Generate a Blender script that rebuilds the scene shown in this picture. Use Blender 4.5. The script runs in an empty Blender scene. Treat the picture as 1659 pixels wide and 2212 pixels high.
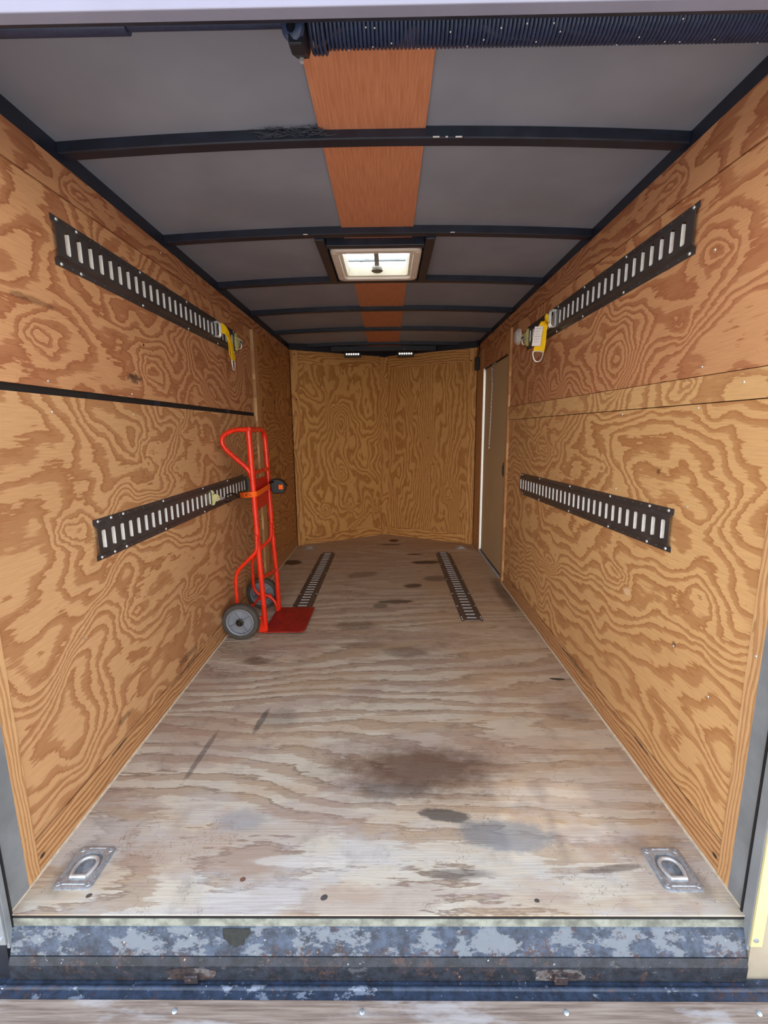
import bpy, math, random
from mathutils import Vector, Matrix
random.seed(7)
scn = bpy.context.scene
C = scn.collection
PI = math.pi
V = Vector

# ------------------------------------------------------------------ camera
cam_d = bpy.data.cameras.new('camera'); cam = bpy.data.objects.new('camera', cam_d); C.objects.link(cam)
cam_d.sensor_fit = 'HORIZONTAL'; cam_d.sensor_width = 36.0
cam_d.lens = 979.43 / 1659 * 36.0
cam_d.clip_start = 0.02; cam_d.clip_end = 200
r_ = V((0.99990722, 0.00936686, -0.00989016)); u_ = V((0.00807015, 0.17756833, 0.98407538)); f_ = V((-0.01097388, 0.9840639, -0.17747626))
M = Matrix(((r_.x, u_.x, -f_.x), (r_.y, u_.y, -f_.y), (r_.z, u_.z, -f_.z)))
cam.matrix_world = Matrix.Translation((0.041, 0.0, 1.12578)) @ M.to_4x4()
scn.camera = cam

# ------------------------------------------------------------------ exposure, world, sun
scn.view_settings.view_transform = 'Standard'; scn.view_settings.look = 'None'
scn.view_settings.gamma = 1.0; scn.view_settings.use_curve_mapping = False
scn.view_settings.exposure = 0.08
WORLD_STRENGTH = 5.3
SUN_STRENGTH = 7.0
world = bpy.data.worlds.new('sky'); scn.world = world; world.use_nodes = True
wn = world.node_tree; wn.nodes.clear()
wo = wn.nodes.new('ShaderNodeOutputWorld'); wb = wn.nodes.new('ShaderNodeBackground')
wtc = wn.nodes.new('ShaderNodeTexCoord'); wsx = wn.nodes.new('ShaderNodeSeparateXYZ'); wr = wn.nodes.new('ShaderNodeValToRGB')
wn.links.new(wtc.outputs['Generated'], wsx.inputs[0]); wn.links.new(wsx.outputs['Z'], wr.inputs[0])
wn.links.new(wr.outputs[0], wb.inputs[0]); wn.links.new(wb.outputs[0], wo.inputs[0])
wr.color_ramp.elements[0].position = 0.0; wr.color_ramp.elements[0].color = (1.0, 0.96, 0.92, 1)
e_ = wr.color_ramp.elements.new(0.38); e_.color = (0.50, 0.53, 0.58, 1)
e_ = wr.color_ramp.elements[-1]; e_.position = 1.0; e_.color = (0.20, 0.30, 0.48, 1)
wb.inputs[1].default_value = WORLD_STRENGTH
sun_d = bpy.data.lights.new('sun', 'SUN'); sun = bpy.data.objects.new('sun', sun_d); C.objects.link(sun)
sun_d.energy = SUN_STRENGTH; sun_d.angle = 0.01; sun_d.color = (1.0, 0.95, 0.87)
sun.rotation_euler = V((0.22, -0.52, -0.83)).to_track_quat('-Z', 'Y').to_euler()

# ------------------------------------------------------------------ node helpers
def srgb(r, g, b):
    def c(v):
        v /= 255.0
        return v / 12.92 if v <= 0.04045 else ((v + 0.055) / 1.055) ** 2.4
    return (c(r), c(g), c(b), 1.0)

class NT:
    def __init__(s, name):
        s.m = bpy.data.materials.new(name); s.m.use_nodes = True
        s.t = s.m.node_tree; s.n = s.t.nodes; s.l = s.t.links
        s.b = s.n['Principled BSDF']; s.tc = s.n.new('ShaderNodeTexCoord')
        s.obj = s.tc.outputs['Object']
    def _in(s, sock, v):
        if isinstance(v, bpy.types.NodeSocket): s.l.new(v, sock)
        elif v is not None: sock.default_value = v
    def math(s, op, a, b=None, c=None, clamp=False):
        n = s.n.new('ShaderNodeMath'); n.operation = op; n.use_clamp = clamp
        for i, v in enumerate((a, b, c)): 
            if v is not None: s._in(n.inputs[i], v)
        return n.outputs[0]
    def sep(s, v):
        n = s.n.new('ShaderNodeSeparateXYZ'); s._in(n.inputs[0], v); return n.outputs
    def comb(s, x, y, z):
        n = s.n.new('ShaderNodeCombineXYZ')
        for i, v in enumerate((x, y, z)): s._in(n.inputs[i], v)
        return n.outputs[0]
    def noise(s, vec, scale=1.0, detail=2.0, rough=0.5, dist=0.0):
        n = s.n.new('ShaderNodeTexNoise'); s._in(n.inputs['Vector'], vec)
        n.inputs['Scale'].default_value = scale; n.inputs['Detail'].default_value = detail
        n.inputs['Roughness'].default_value = rough; n.inputs['Distortion'].default_value = dist
        return n.outputs[0]
    def vor(s, vec, scale):
        n = s.n.new('ShaderNodeTexVoronoi'); s._in(n.inputs['Vector'], vec); n.inputs['Scale'].default_value = scale
        return n.outputs['Distance']
    def vscale(s, vec, k):
        n = s.n.new('ShaderNodeVectorMath'); n.operation = 'MULTIPLY'; s._in(n.inputs[0], vec); n.inputs[1].default_value = k
        return n.outputs[0]
    def step(s, v, a, b):
        n = s.n.new('ShaderNodeMapRange'); n.interpolation_type = 'SMOOTHSTEP'; s._in(n.inputs[0], v)
        n.inputs[1].default_value = a; n.inputs[2].default_value = b; return n.outputs[0]
    def mix(s, f, a, b, mode='MIX'):
        n = s.n.new('ShaderNodeMix'); n.data_type = 'RGBA'; n.blend_type = mode
        s._in(n.inputs[0], f); s._in(n.inputs[6], a); s._in(n.inputs[7], b); return n.outputs[2]
    def bump(s, h, strength=0.2, dist=0.01):
        n = s.n.new('ShaderNodeBump'); n.inputs['Strength'].default_value = strength; n.inputs['Distance'].default_value = dist
        s._in(n.inputs['Height'], h); s.l.new(n.outputs[0], s.b.inputs['Normal'])
    def set(s, **k):
        nm = {'col': 'Base Color', 'rough': 'Roughness', 'metal': 'Metallic', 'spec': 'Specular IOR Level', 'coat': 'Coat Weight'}
        for a, v in k.items(): s._in(s.b.inputs[nm[a]], v)
        return s.m

def plain(name, col, rough=0.5, metal=0.0, var=0.12, vscale=30.0, spec=0.5, bump=0.0):
    t = NT(name); n = t.noise(t.obj, vscale, 4, 0.6)
    dark = tuple(c * (1 - var) for c in col[:3]) + (1,); lite = tuple(min(1, c * (1 + var)) for c in col[:3]) + (1,)
    t.set(col=t.mix(t.step(n, 0.3, 0.7), dark, lite), metal=metal, spec=spec)
    t.set(rough=t.math('MULTIPLY_ADD', n, 0.2, rough - 0.1))
    if bump: t.bump(n, bump, 0.004)
    return t.m

AX = {'x': 0, 'y': 1, 'z': 2}
def plywood(name, along, across, seed, K=16.0, fa=1.1, fc=2.6, lin=0.0, light=(216, 164, 108), dark=(176, 116, 68), marks=(), knots=()):
    """rotary cut softwood ply: contour bands of a smooth field, jagged along the grain.
    knots: (a, c, ra, rc, height); marks: (a, c, ra, rc, rgb, strength)"""
    t = NT(name); sx = t.sep(t.obj)
    a, c = sx[AX[along]], sx[AX[across]]
    wa = t.noise(t.comb(t.math('MULTIPLY', a, 1.7), t.math('MULTIPLY', c, 2.1), seed + 3.3), 1.0, 1, 0.4)
    wc = t.noise(t.comb(t.math('MULTIPLY', a, 2.4), t.math('MULTIPLY', c, 2.0), seed + 7.7), 1.0, 2, 0.4)
    base = t.comb(t.math('MULTIPLY_ADD', a, fa, t.math('MULTIPLY', wa, 1.2)), t.math('MULTIPLY_ADD', c, fc, t.math('MULTIPLY', wc, 1.5)), seed)
    f1 = t.noise(base, 1.0, 2.0, 0.35, 0.0)
    mid = t.noise(t.comb(t.math('MULTIPLY', a, 4.5), t.math('MULTIPLY', c, 9.0), seed + 1.0), 1.0, 2, 0.5)
    fib = t.noise(t.comb(t.math('MULTIPLY', a, 14.0), t.math('MULTIPLY', c, 260.0), seed), 1.0, 3, 0.6)
    jag = t.noise(t.comb(t.math('MULTIPLY', a, 12.0), t.math('MULTIPLY', c, 85.0), seed + 9), 1.0, 4, 0.65)
    H = t.math('MULTIPLY', f1, K)
    H = t.math('MULTIPLY_ADD', mid, 1.9, H)
    wk = t.noise(t.comb(t.math('MULTIPLY', a, 9.0), t.math('MULTIPLY', c, 11.0), seed + 2.0), 1.0, 3, 0.55)
    wk2 = t.noise(t.comb(t.math('MULTIPLY', a, 9.0), t.math('MULTIPLY', c, 11.0), seed + 5.0), 1.0, 3, 0.55)
    if lin: H = t.math('MULTIPLY_ADD', c, lin, H)
    for (ka, kc, ra, rc, A) in knots:
        dx = t.math('DIVIDE', t.math('MULTIPLY_ADD', t.math('SUBTRACT', wk, 0.5), 0.10, t.math('SUBTRACT', a, ka)), ra * 1.2)
        dy = t.math('DIVIDE', t.math('MULTIPLY_ADD', t.math('SUBTRACT', wk2, 0.5), 0.09, t.math('SUBTRACT', c, kc)), rc)
        r2 = t.math('ADD', t.math('MULTIPLY', dx, dx), t.math('MULTIPLY', dy, dy))
        H = t.math('MULTIPLY_ADD', t.math('DIVIDE', t.math('ADD', dx, 0.55), t.math('ADD', r2, 0.55)), A * 0.62, H)
    H = t.math('MULTIPLY_ADD', jag, 0.85, H)
    H = t.math('MULTIPLY_ADD', fib, 0.22, H)
    s = t.math('FRACT', H)
    m = t.math('MULTIPLY', t.step(s, 0.42, 0.58), t.math('SUBTRACT', 1.0, t.step(s, 0.93, 0.98)))
    thin = t.math('MULTIPLY', t.step(s, 0.72, 0.90), 0.32)
    m = t.math('MULTIPLY', m, t.math('ADD', 0.76, thin))
    if 'front' not in name and 'upright' not in name:
        light = tuple(v + (sum(light) / 3 - v) * 0.13 for v in light); dark = tuple(v + (sum(dark) / 3 - v) * 0.13 for v in dark)
    Lc, Dc = srgb(*light), srgb(*dark)
    col = t.mix(m, Lc, Dc)
    f2 = t.step(fib, 0.3, 0.7)
    col = t.mix(t.math('MULTIPLY', f2, 0.22), col, tuple(x * 0.72 for x in Dc[:3]) + (1,))
    big = t.noise(t.comb(t.math('MULTIPLY', a, 0.9), t.math('MULTIPLY', c, 1.3), seed + 21), 1.0, 2, 0.5)
    col = t.mix(t.math('MULTIPLY', t.step(big, 0.35, 0.7), 0.25), col, tuple(x * 0.8 for x in Dc[:3]) + (1,))
    dirt = t.noise(t.obj, 60.0, 3, 0.7)
    col = t.mix(t.math('MULTIPLY', t.step(dirt, 0.66, 0.8), 0.35), col, (0.10, 0.055, 0.025, 1))
    wob = t.noise(t.comb(t.math('MULTIPLY', a, 40.0), t.math('MULTIPLY', c, 60.0), 1.7), 1.0, 3, 0.6)
    for (ma, mc, ra, rc, rgb, st) in marks:
        dx = t.math('DIVIDE', t.math('SUBTRACT', a, ma), ra); dy = t.math('DIVIDE', t.math('SUBTRACT', c, mc), rc)
        d = t.math('SQRT', t.math('ADD', t.math('MULTIPLY', dx, dx), t.math('MULTIPLY', dy, dy)))
        d = t.math('MULTIPLY_ADD', wob, 1.5, d)
        k = t.math('MULTIPLY', t.math('SUBTRACT', 1.0, t.step(d, 1.2, 1.75)), st)
        col = t.mix(k, col, srgb(*rgb))
    t.set(col=col, rough=0.62, spec=0.25)
    t.bump(t.math('MULTIPLY_ADD', m, 0.4, fib), 0.12, 0.003)
    return t.m

# ------------------------------------------------------------------ mesh helpers
class MB:
    def __init__(s): s.v = []; s.f = []
    def add(s, vs, fs):
        o = len(s.v); s.v += [tuple(p) for p in vs]; s.f += [tuple(i + o for i in q) for q in fs]; return s
    def box(s, lo, hi):
        (a, b, c), (d, e, g) = lo, hi
        return s.add([(a, b, c), (d, b, c), (d, e, c), (a, e, c), (a, b, g), (d, b, g), (d, e, g), (a, e, g)],
                     [(0, 3, 2, 1), (4, 5, 6, 7), (0, 1, 5, 4), (1, 2, 6, 5), (2, 3, 7, 6), (3, 0, 4, 7)])
    def hexa(s, bottom, top):
        return s.add(list(bottom) + list(top), [(0, 3, 2, 1), (4, 5, 6, 7), (0, 1, 5, 4), (1, 2, 6, 5), (2, 3, 7, 6), (3, 0, 4, 7)])
    def prism(s, pts, d):
        """polygon pts (3D) extruded by vector d"""
        n = len(pts); d = V(d)
        vs = [V(p) for p in pts] + [V(p) + d for p in pts]
        return s.add(vs, [tuple(range(n))[::-1], tuple(range(n, 2 * n))] + [(i, (i + 1) % n, n + (i + 1) % n, n + i) for i in range(n)])
    def tube(s, pts, r, seg=10, closed=False, caps=True):
        pts = [V(p) for p in pts]; n = len(pts); rs = r if isinstance(r, (list, tuple)) else [r] * n
        def tan(i):
            if closed: return (pts[(i + 1) % n] - pts[i - 1]).normalized()
            return (pts[min(i + 1, n - 1)] - pts[max(i - 1, 0)]).normalized()
        t0 = tan(0); up = V((0, 0, 1)) if abs(t0.z) < 0.9 else V((1, 0, 0))
        nrm = t0.cross(up).normalized(); vs = []
        for i in range(n):
            t = tan(i); nrm = (nrm - t * nrm.dot(t)).normalized(); b = t.cross(nrm)
            for k in range(seg):
                a = 2 * PI * k / seg; vs.append(pts[i] + (nrm * math.cos(a) + b * math.sin(a)) * rs[i])
        fs = []
        for i in range(n if closed else n - 1):
            j = (i + 1) % n
            for k in range(seg):
                l = (k + 1) % seg; fs.append((i * seg + k, i * seg + l, j * seg + l, j * seg + k))
        if caps and not closed: fs += [tuple(range(seg))[::-1], tuple(range((n - 1) * seg, n * seg))]
        return s.add(vs, fs)
    def cyl(s, p0, p1, r, seg=20): return s.tube([p0, p1], r, seg)
    def lathe(s, prof, origin, axis, seg=32, caps=(True, True)):
        """prof: (r, h) list along axis"""
        ax = V(axis).normalized(); up = V((0, 0, 1)) if abs(ax.z) < 0.9 else V((1, 0, 0))
        e1 = ax.cross(up).normalized(); e2 = ax.cross(e1); o = V(origin); vs = []
        for (r, h) in prof:
            for k in range(seg):
                a = 2 * PI * k / seg; vs.append(o + ax * h + (e1 * math.cos(a) + e2 * math.sin(a)) * max(r, 1e-5))
        fs = [(i * seg + k, i * seg + (k + 1) % seg, (i + 1) * seg + (k + 1) % seg, (i + 1) * seg + k) for i in range(len(prof) - 1) for k in range(seg)]
        if caps[0]: fs += [tuple(range(seg))[::-1]]
        if caps[1]: fs += [tuple(range((len(prof) - 1) * seg, len(prof) * seg))]
        return s.add(vs, fs)
    def sheet(s, xs, ys, fn, skip=()):
        nx, ny = len(xs), len(ys)
        vs = [fn(x, y) for y in ys for x in xs]
        fs = [(j * nx + i, j * nx + i + 1, (j + 1) * nx + i + 1, (j + 1) * nx + i) for j in range(ny - 1) for i in range(nx - 1) if (i, j) not in skip]
        return s.add(vs, fs)
    def build(s, name, mat, parent=None, smooth=False, bevel=0.0, kind=None, weld=False, mats=None):
        me = bpy.data.meshes.new(name); me.from_pydata(s.v, [], s.f); me.validate(); 
        import bmesh
        bm = bmesh.new(); bm.from_mesh(me)
        if weld: bmesh.ops.remove_doubles(bm, verts=bm.verts, dist=1e-5)
        bmesh.ops.recalc_face_normals(bm, faces=bm.faces); bm.to_mesh(me); bm.free()
        me.materials.append(mat)
        if smooth:
            for p in me.polygons: p.use_smooth = True
        o = bpy.data.objects.new(name, me); C.objects.link(o)
        if smooth: me.set_sharp_from_angle(angle=math.radians(38))
        if bevel:
            b = o.modifiers.new('bevel', 'BEVEL'); b.width = bevel; b.segments = 2; b.limit_method = 'ANGLE'; b.angle_limit = math.radians(40)
        if parent: put(o, parent)
        if kind: o['kind'] = kind
        return o

def put(o, parent):
    o.parent = parent
    loc = world_of(parent)
    o.matrix_parent_inverse = loc.inverted()
def world_of(o):
    m = o.matrix_basis.copy()
    if o.parent: m = world_of(o.parent) @ o.matrix_parent_inverse @ m
    return m
def thing(name, label, cat, loc=(0, 0, 0), rot=None, group=None):
    o = bpy.data.objects.new(name, None); C.objects.link(o); o.empty_display_size = 0.05
    m = Matrix.Translation(loc)
    if rot is not None: m = m @ rot.to_4x4()
    o.matrix_basis = m
    o['label'] = label; o['category'] = cat
    if group: o['group'] = group
    return o
def local(o, parent):          # part whose mesh is written in its parent's own frame
    o.parent = parent; return o
def tag(o, label, cat, group=None):
    o['label'] = label; o['category'] = cat
    if group: o['group'] = group
    return o
def smoothpath(pts, rad, n=6):
    """polyline with rounded corners"""
    pts = [V(p) for p in pts]; out = [pts[0]]
    for i in range(1, len(pts) - 1):
        a, b, c = pts[i - 1], pts[i], pts[i + 1]
        r = rad[i] if isinstance(rad, (list, tuple)) else rad
        d1 = min(r, (a - b).length * 0.49); d2 = min(r, (c - b).length * 0.49)
        p, q = b + (a - b).normalized() * d1, b + (c - b).normalized() * d2
        for k in range(n + 1):
            t = k / n; out.append(p * (1 - t) ** 2 + b * 2 * t * (1 - t) + q * t * t)
    out.append(pts[-1]); return out

# ------------------------------------------------------------------ materials
W = 0.875
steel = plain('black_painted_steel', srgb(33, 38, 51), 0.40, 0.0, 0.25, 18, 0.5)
steel_dark = plain('dark_steel_frame', srgb(30, 33, 42), 0.5, 0.0, 0.25, 12)
membrane_t = NT('grey_roof_lining')
membrane = membrane_t.set(col=membrane_t.mix(membrane_t.step(membrane_t.noise(membrane_t.obj, 2.5, 3, 0.6), 0.35, 0.7), srgb(134, 138, 150), srgb(146, 150, 162)), rough=0.55, spec=0.4)
lt = NT('reddish_lauan_plywood'); ls = lt.sep(lt.obj)
lf = lt.noise(lt.comb(lt.math('MULTIPLY', ls[0], 220.0), lt.math('MULTIPLY', ls[1], 9.0), 0.0), 1.0, 3, 0.6)
lauan = lt.set(col=lt.mix(lt.step(lf, 0.3, 0.75), srgb(206, 138, 100), srgb(184, 114, 80)), rough=0.6)
zinc = plain('bright_zinc', srgb(214, 214, 210), 0.36, 0.55, 0.15, 60)
zinc_y = plain('yellow_zinc', srgb(205, 198, 140), 0.4, 0.35, 0.18, 60)
galv = plain('galvanised_plate', srgb(176, 182, 186), 0.38, 0.6, 0.22, 90, bump=0.1)
rail_m = plain('dark_bronze_rail', srgb(68, 62, 60), 0.34, 0.2, 0.14, 12)
slot_f = plain('dull_slot_zinc', srgb(184, 182, 176), 0.5, 0.2, 0.1, 60)
rail_f = plain('dark_bronze_floor_rail', srgb(96, 80, 68), 0.5, 0.1, 0.22, 40)
slot_m = plain('slot_zinc', srgb(226, 226, 222), 0.5, 0.15, 0.08, 60)
hole_m = plain('pale_hole', srgb(150, 138, 126), 0.6)
red = plain('red_enamel', srgb(226, 46, 17), 0.28, 0.0, 0.10, 14, 0.5)
red_plate = plain('worn_red_plate', srgb(158, 34, 26), 0.5, 0.0, 0.3, 40)
rubber = plain('worn_rubber', srgb(74, 68, 60), 0.8, 0.0, 0.15, 40)
rim_m = plain('grey_plastic_rim', srgb(128, 132, 138), 0.45, 0.0, 0.08, 30)
black = plain('black_plastic', srgb(16, 16, 18), 0.45)
orange = plain('orange_webbing', srgb(250, 104, 28), 0.7, 0, 0.1, 200, 0.2)
yellow = plain('yellow_webbing', srgb(246, 196, 22), 0.7, 0, 0.12, 200, 0.2)
whitep = plain('white_plastic', srgb(224, 218, 208), 0.5, 0, 0.05, 20)
cream = plain('cream_plastic', srgb(232, 222, 196), 0.5, 0, 0.06, 14)
paper = plain('white_label', srgb(232, 222, 216), 0.7, 0, 0.04)
grey_ink = plain('grey_print', srgb(120, 116, 112), 0.7)
alu = plain('aluminium_trim', srgb(196, 204, 208), 0.4, 0.3, 0.1, 14)
cream_trim = plain('cream_painted_trim', srgb(204, 190, 140), 0.5, 0, 0.06, 12)
post_alu = plain('weathered_post_edge', srgb(134, 138, 140), 0.5, 0.1, 0.1, 10)
beige_m = plain('beige_painted_face', srgb(160, 148, 128), 0.6, 0, 0.12, 6)
jamb_m = plain('grey_painted_jamb', srgb(128, 132, 134), 0.5, 0.1, 0.18, 7)
header_m = plain('pale_header', srgb(132, 130, 146), 0.5, 0, 0.05, 5)
door_m = plain('beige_grey_door', srgb(190, 168, 130), 0.45, 0.0, 0.05, 3)
bead_m = plain('pale_bead', srgb(206, 190, 164), 0.7, 0, 0.15, 60)
dark_m = plain('dark_void', srgb(26, 22, 20), 0.8)
conc = plain('outside_concrete', srgb(176, 172, 164), 0.9, 0, 0.08, 2)

SM = (40, 38, 36)
ply_lu = plywood('plywood_left_upper', 'y', 'z', 1.3, K=22, fa=0.9, fc=2.2, light=(218, 158, 104), dark=(174, 106, 64), marks=((1.69, 1.318, 0.06, 0.02, (60, 48, 38), 0.8), (1.777, 1.45, 0.008, 0.008, SM, 0.9), (1.24, 1.465, 0.10, 0.012, (90, 60, 40), 0.55)), knots=((1.22, 1.37, .07, .06, 3.5), (1.78, 1.36, .10, .06, 4.0), (2.35, 1.34, .09, .07, 3.5), (2.0, 1.52, .16, .06, 3.0)))
ply_ll = plywood('plywood_left_lower', 'y', 'z', 5.1, K=21, fa=0.9, fc=2.3, lin=3.0, marks=((1.9, 0.13, 0.12, 0.02, (60, 48, 40), 0.5), (1.4, 0.16, 0.06, 0.015, (60, 50, 40), 0.5), (2.9, 0.45, 0.03, 0.01, SM, 0.7)), knots=((1.71, 1.06, .10, .07, 5.0), (2.0, 1.13, .05, .03, 2.5), (1.9, 0.98, .10, .05, 3.5), (1.25, 0.85, .09, .06, 4.0), (1.95, 0.40, .10, .05, 4.0), (1.5, 0.5, .10, .06, 3.5)))
ply_lf = plywood('plywood_left_front', 'y', 'z', 11.7, K=15, fa=1.2, fc=4.0, lin=14.0, light=(202, 148, 90), dark=(156, 98, 52), marks=((3.75, 1.35, 0.025, 0.02, SM, 0.8),), knots=((3.55, 1.35, .08, .06, 3.0), (3.9, 1.6, .06, .04, 2.5)))
ply_strip = plywood('plywood_top_strip', 'y', 'z', 17.2, K=14, fa=1.2, fc=3.0, lin=20.0, light=(210, 148, 98), dark=(166, 98, 60), knots=((1.45, 1.82, .08, .03, 3), (2.3, 1.84, .10, .03, 3)))
ply_ru = plywood('plywood_right_upper', 'y', 'z', 23.9, K=20, fa=0.9, fc=2.0, light=(220, 158, 104), dark=(178, 108, 66), marks=((1.22, 1.834, 0.012, 0.012, SM, 0.9),), knots=((1.68, 1.36, .14, .08, 3.6), (1.33, 1.40, .07, .06, 3.0), (1.22, 1.56, .07, .05, 3.0), (2.3, 1.34, .12, .06, 3.5)))
ply_rm = plywood('plywood_right_middle_band', 'y', 'z', 29.4, K=14, fa=0.9, fc=2.2, light=(224, 174, 110), dark=(186, 126, 74), knots=((1.68, 1.30, .12, .07, 5.0), (1.3, 1.24, .05, .03, 2.5)))
ply_rl = plywood('plywood_right_lower', 'y', 'z', 35.8, K=17, fa=0.8, fc=2.2, lin=12.0, light=(224, 172, 108), dark=(184, 122, 68), marks=((1.53, 0.56, 0.03, 0.02, (230, 200, 160), 0.5), (1.41, 0.99, 0.015, 0.012, (96, 60, 34), 0.7), (1.25, 0.50, 0.012, 0.01, (96, 60, 34), 0.7)), knots=((2.35, 1.02, .22, .055, 4.0), (1.75, 0.98, .14, .05, 3.5), (1.58, 0.60, .09, .05, 4.0), (1.15, 0.60, .12, .08, 4.0), (2.2, 0.45, .14, .06, 4.0)))
ply_base = plywood('plywood_base_strip', 'y', 'z', 41.0, K=6, fa=0.8, fc=7.0, lin=60.0, light=(214, 158, 100), dark=(160, 104, 58), marks=((1.9, 0.082, 0.22, 0.008, SM, 0.7), (1.0, 0.04, 0.012, 0.008, SM, 0.9), (2.9, 0.085, 0.1, 0.008, SM, 0.6), (1.35, 0.085, 0.06, 0.006, SM, 0.7)))
ply_f1 = plywood('plywood_front_left_panel', 'z', 'x', 47.5, K=16, fa=0.8, fc=3.0, lin=5.0, light=(226, 172, 102), dark=(182, 124, 62), knots=((0.66, -0.45, .08, .05, 4.0), (0.30, -0.62, .07, .05, 4.5), (0.33, -0.36, .07, .05, 4.0), (0.30, -0.10, .08, .04, 3.5), (1.1, -0.42, .25, .07, 4.0)))
ply_f2 = plywood('plywood_front_right_panel', 'z', 'x', 53.2, K=12, fa=0.9, fc=5.0, lin=30.0, light=(222, 168, 100), dark=(180, 122, 62), knots=((0.45, 0.62, .10, .03, 3.0), (1.35, 0.30, .2, .04, 3.0)))
ply_fh = plywood('plywood_front_cross_boards', 'x', 'z', 59.1, K=8, fa=0.8, fc=5.0, lin=40.0, light=(226, 172, 104), dark=(176, 118, 60))
ply_fv = plywood('plywood_upright_boards', 'z', 'x', 64.3, K=10, fa=0.9, fc=6.0, lin=25.0, light=(224, 170, 104), dark=(182, 124, 66), knots=((1.62, 0.0, .06, .03, 3.0), (1.25, 0.0, .06, .03, 3.0)))
ply_b = plywood('plywood_batten', 'z', 'y', 70.3, K=8, fa=0.7, fc=9.0, lin=50.0, light=(222, 170, 112), dark=(184, 128, 76))

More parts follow.
